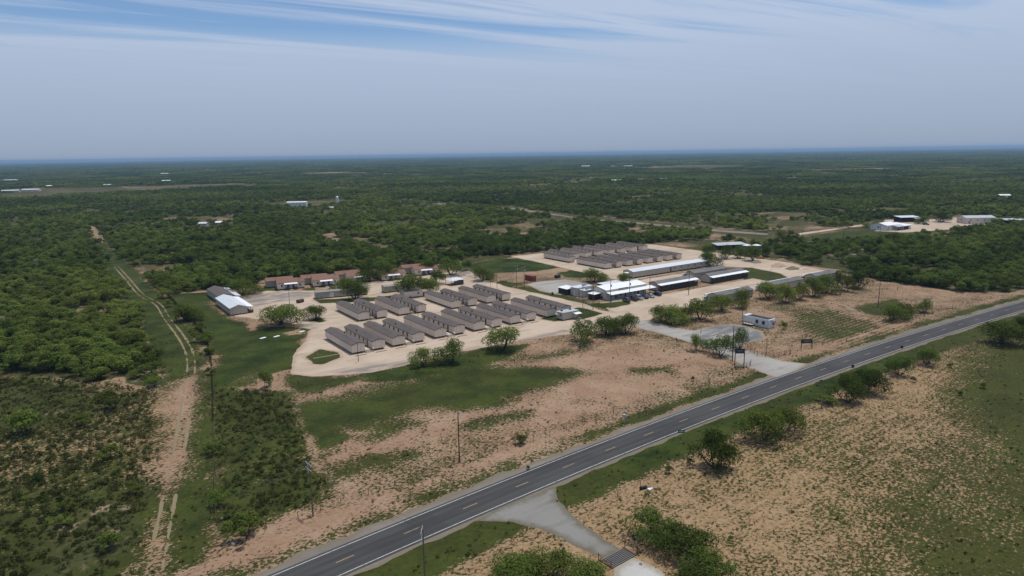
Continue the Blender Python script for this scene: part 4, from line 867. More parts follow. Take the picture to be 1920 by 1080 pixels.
# ---------------------------------------------------------------- buildings
def gable_walls(mb, x0, x1, y0, y1, z0, ze, zr, ridge='y', rx=None):
    """closed wall block with gable ends; ridge along 'y' or 'x'"""
    if ridge == 'y':
        m = (x0 + x1) / 2 if rx is None else rx; mb.extrude([(x0, z0), (x1, z0), (x1, ze), (m, zr), (x0, ze)], 'y', y0, y1)
    else:
        m = (y0 + y1) / 2 if rx is None else rx; mb.extrude([(y0, z0), (y1, z0), (y1, ze), (m, zr), (y0, ze)], 'x', x0, x1)
    return mb
def gable_roof(parent, x0, x1, y0, y1, ze, zr, mat, ridge='y', rx=None, over=0.18, end=0.15, t=0.1, name='roof', trim=None):
    """two roof slabs with an overhang, joined at the ridge"""
    mb = MB(); tr = MB(); lift = 0.06
    if ridge == 'y':
        m = (x0 + x1) / 2 if rx is None else rx
        for a in (x0, x1):
            sl = (zr - ze) / abs(m - a); s = -1 if a == x0 else 1; xa = a + s * over; za = ze - sl * over + lift
            q = [(xa, y0 - end, za), (m, y0 - end, zr + lift), (m, y1 + end, zr + lift), (xa, y1 + end, za)]
            mb.slab(q if s < 0 else q[::-1], t)
            if trim:
                for yy in (y0 - end - 0.02, y1 + end + 0.02):
                    tr.add([(xa, yy, za + 0.02), (m, yy, zr + lift + 0.02), (m, yy, zr - 0.16), (xa, yy, za - 0.16)], [(0, 1, 2, 3)])
                tr.box(min(xa, xa + s * 0.03), max(xa, xa + s * 0.03), y0 - end, y1 + end, za - 0.15, za + 0.01)
    else:
        m = (y0 + y1) / 2 if rx is None else rx
        for a in (y0, y1):
            sl = (zr - ze) / abs(m - a); s = -1 if a == y0 else 1; ya = a + s * over; za = ze - sl * over + lift
            q = [(x0 - end, ya, za), (x1 + end, ya, za), (x1 + end, m, zr + lift), (x0 - end, m, zr + lift)]
            mb.slab(q if s < 0 else q[::-1], t)
            if trim:
                for xx in (x0 - end - 0.02, x1 + end + 0.02):
                    tr.add([(xx, ya, za + 0.02), (xx, m, zr + lift + 0.02), (xx, m, zr - 0.16), (xx, ya, za - 0.16)], [(0, 1, 2, 3)])
                tr.box(x0 - end, x1 + end, min(ya, ya + s * 0.03), max(ya, ya + s * 0.03), za - 0.15, za + 0.01)
    r = mb.build(name, mat, parent)
    if trim: tr.build('fascia', trim, r)
    return r
def win_mesh(face, w, h):
    """a window pane and its frame, facing -x, +x, -y or +y, centred on the origin"""
    p, f = MB(), MB(); t = 0.03
    def bx(m, a0, a1, z0, z1, d):
        if face in ('-x', '+x'): s = -1 if face == '-x' else 1; m.box(min(0, s * d), max(0, s * d), a0, a1, z0, z1)
        else: s = -1 if face == '-y' else 1; m.box(a0, a1, min(0, s * d), max(0, s * d), z0, z1)
    bx(p, -w / 2, w / 2, -h / 2, h / 2, t)
    b = 0.07
    bx(f, -w / 2 - b, -w / 2, -h / 2 - b, h / 2 + b, t + 0.02); bx(f, w / 2, w / 2 + b, -h / 2 - b, h / 2 + b, t + 0.02)
    bx(f, -w / 2, w / 2, h / 2, h / 2 + b, t + 0.02); bx(f, -w / 2, w / 2, -h / 2 - b, -h / 2, t + 0.02); bx(f, -w / 2, w / 2, -0.025, 0.025, t + 0.015)
    return p, f
_wm = {}
def window(parent, face, x, y, z, w=0.8, h=1.1, frame='trim_white'):
    k = (face, w, h, frame)
    if k not in _wm: p, f = win_mesh(face, w, h); _wm[k] = (p.mesh('window', M['glass']), f.mesh('frame', M[frame]))
    o = place('window', _wm[k][0], parent, (x, y, z)); place('frame', _wm[k][1], o); return o
def door(parent, face, x, y, z0, w=0.95, h=2.05, mat='door_dark'):
    k = ('door', face, w, h, mat)
    if k not in _wm:
        m = MB(); hd = MB(); d = 0.05
        if face[1] == 'x': s = -1 if face[0] == '-' else 1; m.box(min(0, s * d), max(0, s * d), -w / 2, w / 2, 0, h); hd.box(min(s * d, s * (d + 0.06)), max(s * d, s * (d + 0.06)), w / 2 - 0.16, w / 2 - 0.06, 0.98, 1.08)
        else: s = -1 if face[0] == '-' else 1; m.box(-w / 2, w / 2, min(0, s * d), max(0, s * d), 0, h); hd.box(w / 2 - 0.16, w / 2 - 0.06, min(s * d, s * (d + 0.06)), max(s * d, s * (d + 0.06)), 0.98, 1.08)
        _wm[k] = (m.mesh('door', M[mat]), hd.mesh('handle', M['steel']))
    o = place('door', _wm[k][0], parent, (x, y, z0)); place('handle', _wm[k][1], o); return o
pier_mesh = MB().box(-0.2, 0.2, -0.2, 0.2, 0, 0.5).mesh('pier', M['block'])

TL, TW, TZ0, TZE, TZR = 24.2, 4.3, 0.62, 3.15, 3.82
def make_trailer(side, wins=5):
    """dormitory trailer; its windows and door face the side +1 (right) or -1 (left)"""
    o = thing('dormitory_trailer', 'tan dormitory trailer', 'trailer'); h = TW / 2; f = '+x' if side > 0 else '-x'
    gable_walls(MB(), -h, h, 0, TL, TZ0, TZE, TZR).build('wall', M['wall_tan'], o)
    rf = gable_roof(o, -h, h, 0, TL, TZE, TZR, M['roof_dark'], trim=M['trim_dark'])
    MB().box(-0.16, 0.16, -0.16, 0.16, -0.1, 0.42).box(-0.24, 0.24, -0.24, 0.24, 0.34, 0.44).build('roof_vent', M['black'], rf, (side * 1.35, TL * 0.62, TZE + 0.3))
    MB().tube((0, 0, -0.2), (0, 0, 0.45), 0.06).build('vent_pipe', M['trim_dark'], rf, (-side * 0.6, TL * 0.3, TZR - 0.15))
    MB().box(-h + 0.5, -h + 0.75, 0.15, TL - 0.15, 0.36, TZ0 - 0.003).box(h - 0.75, h - 0.5, 0.15, TL - 0.15, 0.36, TZ0 - 0.003).build('chassis', M['black_metal'], o)
    for k in range(4):
        for s in (-1, 1): place('pier', pier_mesh, o, (s * (h - 0.6), 0.8 + k * (TL - 1.6) / 3, 0), 0, (1, 1, 0.72))
    for k in range(wins): window(o, f, side * h, 7.4 + k * (TL - 9.2) / (wins - 1) * 0.98, 2.15, 0.8, 1.05, 'trim_dark')
    door(o, f, side * h, 4.3, TZ0 + 0.06)
    MB().box(-0.12, 0.12, -0.05, 0, 0, 0.35).build('gable_vent', M['trim_dark'], o, (0, 0, 3.0))
    MB().box(side * (h - 0.06), side * (h + 0.04), -0.04, 0.06, TZ0, TZE).build('downspout', M['trim_dark'] if side < 0 else M['trim_white'], o) if False else None
    return o
tA, tB = make_trailer(1), make_trailer(-1)
used = {id(tA): False, id(tB): False}
def put_trailer(kind, x_right, y0, label, group, rz=0.0):
    src = tA if kind == 0 else tB; loc = (x_right - TW / 2, y0, 0)
    if not used[id(src)]:
        used[id(src)] = True; src.location = loc; src.rotation_euler = (0, 0, rz); return tag(src, label, None, group)
    return copy_thing(src, loc, rz, label, group)
FRONT = [81.0, 88.0, 95.1, 102.4, 111.0, 118.4, 126.7, 134.2, 142.4, 149.7, 159.2, 166.9]
NAT = ['leftmost', 'second', 'third', 'fourth', 'fifth', 'sixth', 'seventh', 'eighth', 'ninth', 'tenth', 'eleventh', 'last']
for i, xr in enumerate(FRONT):
    y0 = 200.1 + (0.4 if i > 3 else 0) + (0.2 if i > 9 else 0)
    put_trailer(i % 2, xr, y0, f"tan dormitory trailer, {NAT[i]} from the left in the front row" + (', blank left wall' if i % 2 == 0 else ', windowed left wall'), 'front row of dormitory trailers')
BACK = [(99.9, 240.4), (107.1, 239.8), (116.2, 239.2), (123.5, 238.8), (138.3, 236.6), (145.8, 236.1), (155.1, 236.2), (162.6, 236.0)]
BN = ['leftmost', 'second', 'third', 'fourth', 'fifth', 'sixth', 'seventh', 'rightmost']
for i, (xr, y0) in enumerate(BACK):
    put_trailer(i % 2, xr, y0, f"tan dormitory trailer, {BN[i]} in the second row, " + ('left of the open gap' if i < 4 else 'right of the open gap'), 'second row of dormitory trailers', R(-0.6))
for i in range(8):
    put_trailer(i % 2, 251.6 + i * 7.7, 268.6 - i * 0.22, f"dormitory trailer, {BN[i]} in the front row of the far block", 'far block, front row of dormitory trailers')
for i in range(8):
    put_trailer(i % 2, 250.9 + i * 9.4, 298.2 + min(i, 1) * 7.6 - i * 0.1, f"dormitory trailer, {BN[i]} in the rear row of the far block", 'far block, rear row of dormitory trailers')
# wooden steps between the paired trailers
def make_steps(dark):
    o = thing('wooden_steps', 'wooden entrance steps', 'steps'); w = 1.25; m = M['wood_light'] if not dark else M['wood']
    MB().box(-w, w, 1.4, 5.0, 0.52, 0.62).build('landing', m, o)
    for k in range(3): MB().box(-w, w, 0.35 + k * 0.35, 0.69 + k * 0.35, 0.14 * (k + 1) - 0.06, 0.14 * (k + 1)).build('step', m, o)
    pm = M['wood_light'] if not dark else M['wood_dark']
    for s in (-1, 1):
        a = s * (w - 0.05); hh = 1.5 if not dark else 2.9
        for yy in (0.3, 1.5): MB().box(a - 0.06, a + 0.06, yy - 0.06, yy + 0.06, 0, hh if yy > 1 or dark else 1.05).build('post', pm, o)
        MB().slab([(a - 0.07, 0.25, 1.12), (a + 0.07, 0.25, 1.12), (a + 0.07, 1.56, 1.6), (a - 0.07, 1.56, 1.6)], 0.09).box(a - 0.05, a + 0.05, 1.56, 5.0, 1.48, 1.6).build('handrail', M['trim_white'] if not dark else pm, o)
    return o
st = [make_steps(False), make_steps(True)]; su = [False, False]
def put_steps(k, x, y, label, group):
    if not su[k]: su[k] = True; st[k].location = (x, y, 0); return tag(st[k], label, None, group)
    return copy_thing(st[k], (x, y, 0), 0, label, group)
for i in range(0, 12, 2): put_steps(0, (FRONT[i] + FRONT[i + 1] - TW) / 2, 199.0, f"wooden entrance steps with pale handrails between the {ordinal(i)} and {ordinal(i + 1)} front trailers", 'entrance steps in the front row')
for i in range(0, 8, 2): put_steps(1, (BACK[i][0] + BACK[i + 1][0] - TW) / 2, BACK[i + 1][1] - 0.3, f"dark-posted wooden steps between the {ordinal(i)} and {ordinal(i + 1)} trailers of the second row", 'entrance steps in the second row')
for i in range(0, 8, 2): put_steps(1, 251.6 + i * 7.7 + (7.7 - TW) / 2, 268.0 - i * 0.22, f"wooden steps between the {ordinal(i)} and {ordinal(i + 1)} trailers at the front of the far block", 'entrance steps in the far block')
# timber parking stops in front of the front row
for i in (0, 1, 2, 3, 4, 5, 6, 7, 8, 9):
    x = FRONT[i] - TW / 2 - 0.3; n = MB().box(-1.9, 1.9, -0.11, 0.11, 0, 0.17).build('timber_stop', M['wood'], None, (x, 197.9 + 0.35 * (i > 3), 0.021), R(rng.uniform(-1.5, 1.5)))
    tag(n, f"low timber parking stop on the gravel before the {ordinal(i)} front trailer", 'timber', 'timber parking stops')

# long barracks and porch bunkhouses ------------------------------------------------------------
def piers(o, x0, x1, y0, y1, n, h):
    for k in range(n):
        for yy in (y0 + 0.35, y1 - 0.35): place('pier', pier_mesh, o, (x0 + 0.5 + k * (x1 - x0 - 1.0) / (n - 1), yy, 0), 0, (1.3, 1, h / 0.5 * 0.99))
o = thing('long_barracks', 'very long grey barracks on piers with a silver metal roof', 'barracks', (238.8, 239.4, 0)); L, Wd = 57.0, 7.0
gable_walls(MB(), 0, L, 0, Wd, 0.7, 3.4, 4.3, 'x', 3.6).build('wall', M['wall_grey'], o)
gable_roof(o, 0, L, 0, Wd, 3.4, 4.3, M['roof_silver'], 'x', 3.6, 0.15, 0.12)
piers(o, 0, L, 0, Wd, 20, 0.7)
MB().box(0.2, L - 0.2, 0.6, 0.8, 0.45, 0.697).box(0.2, L - 0.2, Wd - 0.8, Wd - 0.6, 0.45, 0.697).build('chassis', M['black_metal'], o)
for k in range(5): window(o, '-y', 30 + k * 5.2, 0, 2.3, 0.55, 0.6, 'trim_dark')
door(o, '-y', 27, 0, 0.75)
MB().box(-1.8, -0.02, 2.0, 4.4, 0.6, 0.7).box(-1.75, -1.65, 2.05, 2.15, 0, 2.7).box(-1.75, -1.65, 4.25, 4.35, 0, 2.7).slab([(-1.9, 1.9, 2.75), (-0.02, 1.9, 2.9), (-0.02, 4.5, 2.9), (-1.9, 4.5, 2.75)], 0.06).build('end_porch', M['trim_white'], o)
def bunkhouse(x0, y0, L, Wd, porch, label, roof='roof_grey', wall='wall_grey', nw=7, stairs=True):
    """long gabled bunkhouse, ridge along x; porch on its -y (near) or +y (far) side"""
    o = thing('bunkhouse', label, 'bunkhouse', (x0, y0, 0)); ze, zr, pd = 3.3, 4.3, 1.9
    a, b = (0.0, Wd)
    gable_walls(MB(), 0, L, a, b, 0.35, ze, zr, 'x').build('wall', M[wall], o)
    gable_roof(o, 0, L, a, b, ze, zr, M[roof], 'x', None, 0.2, 0.2, trim=M['trim_dark'])
    MB().box(0.1, L - 0.1, a + 0.1, b - 0.1, 0.0, 0.347).build('skirting', M['trim_dark'], o)
    ya, yb = (-pd, -0.02) if porch == '-y' else (Wd + 0.02, Wd + pd)
    s = -1 if porch == '-y' else 1; yo = -pd if s < 0 else Wd + pd; yi = 0 if s < 0 else Wd
    q = [(-0.3, yo + s * 0.25, 2.95), (L + 0.6, yo + s * 0.25, 2.95), (L + 0.6, yi - s * 0.3, 3.42), (-0.3, yi - s * 0.3, 3.42)]
    MB().slab(q if s < 0 else q[::-1], 0.07).build('porch_roof', M['roof_white'], o)
    MB().box(0, L, min(ya, yb), max(ya, yb), 0.3, 0.4).build('porch_deck', M['wood_dark'], o)
    n = 9
    for k in range(n): MB().box(-0.06, 0.06, -0.06, 0.06, 0, 2.5).build('porch_post', M['black_metal'], o, (0.1 + k * (L - 0.2) / (n - 1), yo - s * 0.1, 0.4))
    MB().box(0.05, L - 0.05, yo - s * 0.14 - 0.02, yo - s * 0.14 + 0.02, 0.42, 2.1).build('porch_screen', M['shadow_cloth'], o)
    for zz in (1.55, 2.35): MB().box(0, L, yo - s * 0.1 - 0.03, yo - s * 0.1 + 0.03, zz, zz + 0.06).build('porch_rail', M['black_metal'], o)
    f = porch
    for k in range(nw): window(o, f, L * (k + 0.5) / nw, yi, 1.85, 1.0, 1.0)
    for k in range(3): door(o, f, L * (k * 2 + 2) / nw, yi, 0.42, 0.9, 2.0, 'door_white')
    if s > 0:
        for k in range(3): window(o, '-y', L * (k + 0.7) / 3.2, 0, 2.0, 0.6, 0.5, 'trim_dark')
    if stairs:
        e = -1.2
        for k in range(4): MB().box(e, -0.32, yo - s * 0.2 - s * 1.7 * (s > 0), yo - s * 0.2 + 1.7 * (s < 0), 0.35 + k * 0.62, 0.47 + k * 0.62).build('stair_rail', M['trim_white'], o)
        MB().box(e, e + 0.1, yo - s * 0.3 - 0.05, yo - s * 0.3 + 0.05, 0, 2.6).build('stair_post', M['trim_white'], o)
        MB().box(e, -0.35, yo - s * 1.9 - 0.05, yo - s * 1.9 + 0.05, 2.4, 2.5).build('stair_beam', M['trim_white'], o)
    return o
bunkhouse(225.0, 210.0, 25.0, 5.4, '-y', 'grey-roofed bunkhouse with dark screened porch, right of the parked cars', stairs=False)
bunkhouse(258.0, 208.0, 26.5, 5.4, '-y', 'grey-roofed bunkhouse with dark screened porch, left of the oval lawn', stairs=False)
bunkhouse(259.0, 218.2, 25.0, 5.2, '+y', 'grey-roofed bunkhouse behind the two porch bunkhouses, its porch facing away')
bunkhouse(225.0, 176.5, 22.5, 5.6, '+y', 'grey bunkhouse with plain near wall, behind the leaning mesquite')
bunkhouse(261.0, 177.0, 25.0, 5.6, '+y', 'grey-roofed bunkhouse mostly hidden behind the shady mesquite row')
bunkhouse(296.0, 177.4, 18.0, 5.6, '+y', 'farthest right grey-roofed bunkhouse, only its roof showing above trees', stairs=False, nw=5)

# office and canteen ------------------------------------------------------------
o = thing('camp_office', 'low metal office building with white roof and long porch above the parked cars', 'office', (194.4, 210.6, 0)); L = 24.0
gable_walls(MB(), 0, L, 0, 9.6, 0.0, 4.2, 5.2, 'x', 6.0).build('wall', M['wall_metal'], o)
gable_roof(o, 0, L, 0, 9.6, 4.2, 5.2, M['roof_white'], 'x', 6.0, 0.2, 0.2, trim=M['trim_dark'])
MB().slab([(-0.1, -3.5, 2.85), (L + 2.8, -3.5, 2.85), (L + 2.8, 0.02, 3.35), (-0.1, 0.02, 3.35)], 0.1).build('porch_roof', M['roof_white'], o)
for k in range(8): MB().box(-0.08, 0.08, -0.08, 0.08, 0, 2.8).build('porch_post', M['trim_dark'], o, (0.1 + k * (L + 2.4) / 7, -3.3, 0))
MB().box(0, L, -4.0, -0.02, 0.0, 0.12).build('porch_floor', M['concrete'], o)
MB().box(7.2, 12.4, -0.25, -0.12, 3.35, 4.3).build('name_board', M['trim_dark'], o)
MB().box(7.6, 12.0, -0.272, -0.252, 3.72, 3.88).build('board_lettering', M['trim_white'], o)
for x in (3, 8.5, 14, 17, 21.5): window(o, '-y', x, 0, 1.75, 1.3, 1.2, 'trim_dark')
for x in (5.7, 11.2, 19): door(o, '-y', x, 0, 0.13, 1.0, 2.1)
window(o, '-x', 0, 5.5, 1.9, 0.6, 1.6, 'trim_dark')
o2 = thing('kitchen_annex', 'grey flat-roofed annex of two blocks left of the white-roofed office', 'annex', (188.6, 218.6, 0))
MB().box(2.4, 9.5, 2.2, 5.6, 0, 2.9).build('front_block', M['wall_metal'], o2)
MB().box(1.6, 10.0, 5.62, 10.6, 0, 3.5).build('rear_block', M['wall_metal'], o2)
MB().slab([(2.2, 2.0, 2.98), (9.6, 2.0, 2.98), (9.6, 5.6, 3.05), (2.2, 5.6, 3.05)], 0.07).slab([(1.2, 5.4, 3.75), (10.2, 5.4, 3.95), (10.2, 10.9, 3.75), (1.2, 10.9, 3.6)], 0.1).build('roof', M['roof_silver'], o2)
for x, y, z in ((5, 3.6, 3.06), (7.5, 4.2, 3.06), (6.2, 7.2, 3.9), (8.3, 8.2, 3.9)): MB().box(-0.6, 0.6, -0.5, 0.5, -0.05, 0.8).tube((0, 0, 0.8), (0, 0, 0.95), 0.4, 0.4, 10).build('air_unit', M['steel'], o2, (x, y, z))
door(o2, '-x', 1.6, 8.0, 0.02, 0.95, 2.05, 'trim_white')
def lean_shed(x, y, w, d, h0, h1, label, name='screened_shed'):
    s = thing(name, label, 'shed', (x, y, 0))
    for a in (0, w):
        for b in (0, d): MB().box(-0.06, 0.06, -0.06, 0.06, 0, h0).build('post', M['trim_dark'], s, (a, b, 0))
    MB().box(-0.03, 0.03, 0.07, d - 0.07, 0.1, h0 - 0.05).box(0.07, w - 0.07, -0.03, 0.03, 0.1, h0 - 0.05).build('screen', M['black'], s)
    MB().slab([(-0.5, -0.5, h0 + 0.1), (w + 0.3, -0.5, h1), (w + 0.3, d + 0.4, h1), (-0.5, d + 0.4, h0 + 0.1)], 0.08).build('roof', M['roof_white'], s)
    MB().box(w * 0.55, w, 0.05, d - 0.05, 0, h0 - 0.1).build('store_room', M['wall_metal'], s); return s
lean_shed(188.4, 229.4, 4.6, 6.0, 2.6, 3.0, 'black-screened lean-to with white roof at the left end of the office annex')
lean_shed(190.6, 213.8, 3.4, 3.6, 2.4, 2.8, 'small black-screened shed with white roof against the office gable')
s = thing('rear_canopy', 'flat silver canopy behind the office building', 'canopy', (206.5, 224.5, 0))
MB().slab([(0, 0, 2.9), (12, 0, 2.9), (12, 5.5, 3.1), (0, 5.5, 3.1)], 0.1).build('roof', M['roof_silver'], s)
for a in (0.2, 6, 11.8):
    for b in (0.2, 5.3): MB().box(-0.07, 0.07, -0.07, 0.07, 0, 2.8).build('post', M['trim_dark'], s, (a, b, 0))
MB().box(0.5, 11.5, 4.9, 5.1, 0, 2.6).build('back_wall', M['shadow_cloth'], s)
# little gate office
o = thing('gate_office', 'small grey gate office with flat roof and white door awning', 'office', (157.2, 193.6, 0))
MB().box(0, 7.2, 0, 4.0, 0.35, 2.95).build('wall', M['wall_grey'], o)
MB().box(0.1, 7.1, 0.1, 3.9, 0, 0.347).build('skirting', M['trim_dark'], o)
MB().slab([(-0.3, -0.3, 3.15), (7.5, -0.3, 3.15), (7.5, 4.3, 2.98), (-0.3, 4.3, 2.98)], 0.16).build('roof', M['roof_grey_metal'], o)
MB().slab([(4.6, -2.0, 2.2), (7.6, -2.0, 2.2), (7.6, 0.02, 2.55), (4.6, 0.02, 2.55)], 0.06).build('awning', M['roof_white'], o)
MB().box(4.5, 7.6, -1.9, -0.02, 0.2, 0.32).build('deck', M['wood'], o)
for x in (4.65, 7.5): MB().box(x - 0.05, x + 0.05, -1.9, -1.8, 0, 2.2).build('awning_post', M['trim_dark'], o)
for x0, x1 in ((4.55, 5.6), (6.6, 7.55)): MB().box(x0, x1, -1.9, -1.85, 0.9, 1.0).build('handrail', M['wood_dark'], o)
door(o, '-y', 6.1, 0, 0.35, 0.95, 2.05, 'door_white'); window(o, '-x', 0, 1.4, 1.9, 0.5, 0.9, 'trim_dark'); MB().box(-0.6, -0.01, 2.6, 3.4, 1.6, 2.2).build('air_unit', M['trim_white'], o)
for x in (1.5, 5.6): MB().box(-0.35, 0.35, -0.3, 0.3, 0, 0.4).build('roof_unit', M['black'], o, (x, 2.8, 3.0))

# white job trailer on the right pad
o = thing('job_trailer', 'white job-site trailer with dark flat roof on the parking pad', 'trailer', (206.2, 139.8, 0)); w, l = 3.6, 10.8
MB().box(0, w, 0, l, 0.55, 3.05).build('wall', M['wall_white'], o)
MB().box(0.25, w - 0.25, 0.6, l - 1.6, 3.15, 3.2).build('roof_membrane', M['black'], o); MB().box(-0.08, w + 0.08, -0.08, l + 0.08, 3.0, 3.145).build('roof', M['roof_silver'], o)
MB().box(-0.05, w + 0.05, -0.05, l + 0.05, 2.62, 2.998).build('fascia', M['trim_white'], o)
MB().box(0.1, w - 0.1, 0.1, l - 0.1, 0.05, 0.547).build('skirting', M['wall_white'], o)
for y in (2.2, 4.9): window(o, '-x', 0, y, 1.75, 0.95, 1.15, 'black_metal')
door(o, '-x', 0, 6.7, 0.6, 0.95, 2.0, 'door_white'); window(o, '-y', 2.6, 0, 1.6, 0.8, 0.9, 'black_metal')
MB().box(1.9, 3.2, -0.5, -0.02, 1.9, 2.8).build('air_unit', M['roof_grey_metal'], o)
dk = MB().box(-1.9, -0.03, 5.6, 9.4, 0.55, 0.65).build('deck', M['wood_light'], o)
for y in (5.65, 6.9, 8.1, 9.35): MB().box(-1.88, -1.78, y - 0.05, y + 0.05, 0, 1.6).build('deck_post', M['wood_dark'], dk)
MB().box(-1.86, -1.8, 5.6, 9.4, 1.5, 1.58).build('handrail', M['wood_dark'], dk)
for k in range(3): MB().box(-1.8, -0.4, 9.42 + k * 0.45, 9.84 + k * 0.45, 0.42 - k * 0.16, 0.5 - k * 0.16).build('step', M['wood_light'], dk)

# left bunkhouses: dark-roofed behind, silver-roofed in front, each with its own porch roof
def left_house(x, y, L, roofm, porchm, label):
    o = thing('left_bunkhouse', label, 'bunkhouse', (x, y, 0)); w = 6.6
    gable_walls(MB(), 0, w, 0, L, 0.45, 3.0, 4.15).build('wall', M['wall_grey'], o)
    gable_roof(o, 0, w, 0, L, 3.0, 4.15, M[roofm], trim=M['trim_dark'] if roofm == 'roof_dark' else M['trim_white'])
    MB().box(0.1, w - 0.1, 0.1, L - 0.1, 0, 0.447).build('skirting', M['trim_dark'], o)
    MB().slab([(w - 0.5, 0.2, 3.05), (w + 2.6, 0.2, 2.6), (w + 2.6, L - 1.0, 2.6), (w - 0.5, L - 1.0, 3.05)], 0.08).build('porch_roof', M[porchm], o)
    MB().box(w + 0.02, w + 2.4, 0.5, L - 1.2, 0.25, 0.36).build('porch_deck', M['wood_dark'], o)
    for k in range(7): MB().box(w + 2.2, w + 2.34, -0.07, 0.07, 0, 2.5).build('porch_post', M['wood_dark'], o, (0, 0.5 + k * (L - 2) / 6, 0))
    MB().box(w + 2.24, w + 2.3, 0.5, L - 1.4, 1.1, 1.2).box(w + 0.1, w + 2.3, 0.44, 0.5, 0.4, 1.25).build('porch_rail', M['wood_dark'], o)
    for k in range(7): window(o, '-x', 0, 2.4 + k * (L - 4.5) / 6, 1.85, 0.75, 1.25)
    for k in range(3): door(o, '+x', w, 3.5 + k * 7, 0.46)
    return o
left_house(58.6, 281.8, 26.0, 'roof_silver', 'roof_white', 'nearer left bunkhouse with bright silver metal roof beside the lawn')
left_house(60.0, 308.2, 24.0, 'roof_dark', 'roof_silver', 'farther left bunkhouse with dark shingle roof and silver porch roof')

# brown-roofed duplex houses
def duplex(x, y, label, rz=R(-10.5)):
    o = thing('brown_roofed_house', label, 'house', (x, y, 0), rz); L, d = 12.4, 7.4
    for nm, ax, ay in (('front_wing', 0, 0), ('rear_wing', -4.2, d + 0.6)):
        g = gable_walls(MB(), ax, ax + L, ay, ay + d, 0.5, 3.35, 4.45, 'x').build(nm, M['wall_tan'] if nm == 'front_wing' else M['wall_olive'], o)
        gable_roof(g, ax, ax + L, ay, ay + d, 3.35, 4.45, M['roof_brown'], 'x', None, 0.3, 0.25)
        MB().box(ax + 0.15, ax + L - 0.15, ay + 0.15, ay + d - 0.15, 0, 0.497).build('skirting', M['trim_dark'], g)
        if nm == 'front_wing':
            for wx in (2.0, 10.3): window(g, '-y', ax + wx, ay, 1.9, 0.8, 1.2)
            for wx in (4.7, 7.2): door(g, '-y', ax + wx, ay, 0.5, 0.95, 2.05, 'blue')
            window(g, '-x', ax, ay + 3.5, 1.9, 0.7, 1.1)
    MB().slab([(3.0, -1.9, 2.85), (9.0, -1.9, 2.85), (9.0, 0.1, 3.3), (3.0, 0.1, 3.3)], 0.08).build('porch_roof', M['roof_white'], o)
    MB().box(3.2, 8.8, -1.9, -0.02, 0.4, 0.5).build('porch_deck', M['wood_dark'], o)
    for k in range(4): MB().box(-0.06, 0.06, -0.06, 0.06, 0, 2.6).build('porch_post', M['wood_dark'], o, (3.3 + k * 1.8, -1.85, 0))
    for a, b in ((3.3, 4.9), (7.0, 8.7)): MB().box(a, b, -1.92, -1.84, 0.5, 1.35).build('porch_rail', M['wood_dark'], o)
    for k in range(3): MB().box(5.3, 6.7, -2.25 - k * 0.3, -1.95 - k * 0.3, 0.24 - k * 0.12, 0.36 - k * 0.12).build('step', M['concrete'], o)
    return o
HN = ['leftmost brown-roofed house with a white porch roof, above the left gravel lot', 'second brown-roofed house from the left with a white porch roof', 'third brown-roofed house from the left, half behind a leafy tree', 'fourth brown-roofed house from the left, split by a leafy tree', 'last brown-roofed house, only its roof showing between trees']
for (x, y), lab in zip([(89.3, 323.4), (105.3, 319.8), (122.6, 319.5), (138.0, 313.6), (158.0, 316.5)], HN): duplex(x, y, lab)
def metal_trailer(x, y, L, w, rz, label, roofm='roof_olive', wallm='wall_olive', dbl=True):
    o = thing('metal_trailer', label, 'trailer', (x, y, 0), rz)
    gable_walls(MB(), 0, L, 0, w, 0.45, 2.95, 3.35, 'x').build('wall', M[wallm], o); gable_roof(o, 0, L, 0, w, 2.95, 3.35, M[roofm], 'x', None, 0.1, 0.1)
    MB().box(0.2, L - 0.2, 0.2, w - 0.2, 0, 0.447).build('skirting', M['trim_dark'], o)
    if dbl:
        for a in (6.6, 7.5): door(o, '-y', a, 0, 0.5, 0.8, 2.0, 'door_white')
    MB().box(2.2, 3.1, -0.04, -0.005, 0.75, 0.95).build('vent_grille', M['black'], o); window(o, '-y', L * 0.75, 0, 1.9, 0.8, 0.9); return o
metal_trailer(96.5, 291.6, 23.0, 4.4, R(-12.5), 'grey metal trailer with white double doors behind the left trailer rows')
metal_trailer(126.2, 284.8, 24.0, 4.4, R(-8), 'olive metal trailer hidden behind the wide tree', dbl=False)
metal_trailer(128.2, 268.0, 8.5, 6.5, R(-8), 'small utility building with weathered roof beyond the second trailer row', 'roof_olive', 'wall_tan', False)

# pavilion, container, dumpsters
s = thing('open_pavilion', 'open pavilion with pale hipped metal roof beside the camp road', 'pavilion', (159.0, 280.4, 0)); pw, pdp = 6.6, 5.6
MB().add([(-0.5, -0.5, 2.55), (pw + 0.5, -0.5, 2.55), (pw + 0.5, pdp + 0.5, 2.55), (-0.5, pdp + 0.5, 2.55), (1.8, pdp / 2, 3.5), (pw - 1.8, pdp / 2, 3.5)], [(0, 1, 5, 4), (1, 2, 5), (2, 3, 4, 5), (3, 0, 4), (3, 2, 1, 0)]).build('roof', M['roof_silver'], s)
for a in (0, pw):
    for b in (0, pdp): MB().box(-0.08, 0.08, -0.08, 0.08, 0, 2.55).build('post', M['trim_dark'], s, (a, b, 0))
MB().box(1.4, pw, 0.1, 0.2, 0, 2.1).box(pw - 0.1, pw - 0.02, 0.22, pdp, 0, 2.1).build('slat_wall', M['wood_dark'], s)
MB().box(1.6, 4.2, 2.4, 3.3, 0.72, 0.8).box(1.8, 2.0, 2.6, 3.1, 0, 0.718).box(3.8, 4.0, 2.6, 3.1, 0, 0.718).build('table', M['wood'], s)
o = thing('shipping_container', 'red steel shipping container on the sand beside the green field', 'container', (195.6, 265.0, 0)); w, l, h = 2.5, 6.1, 2.6
bm = MB(); prof = []
n = 24
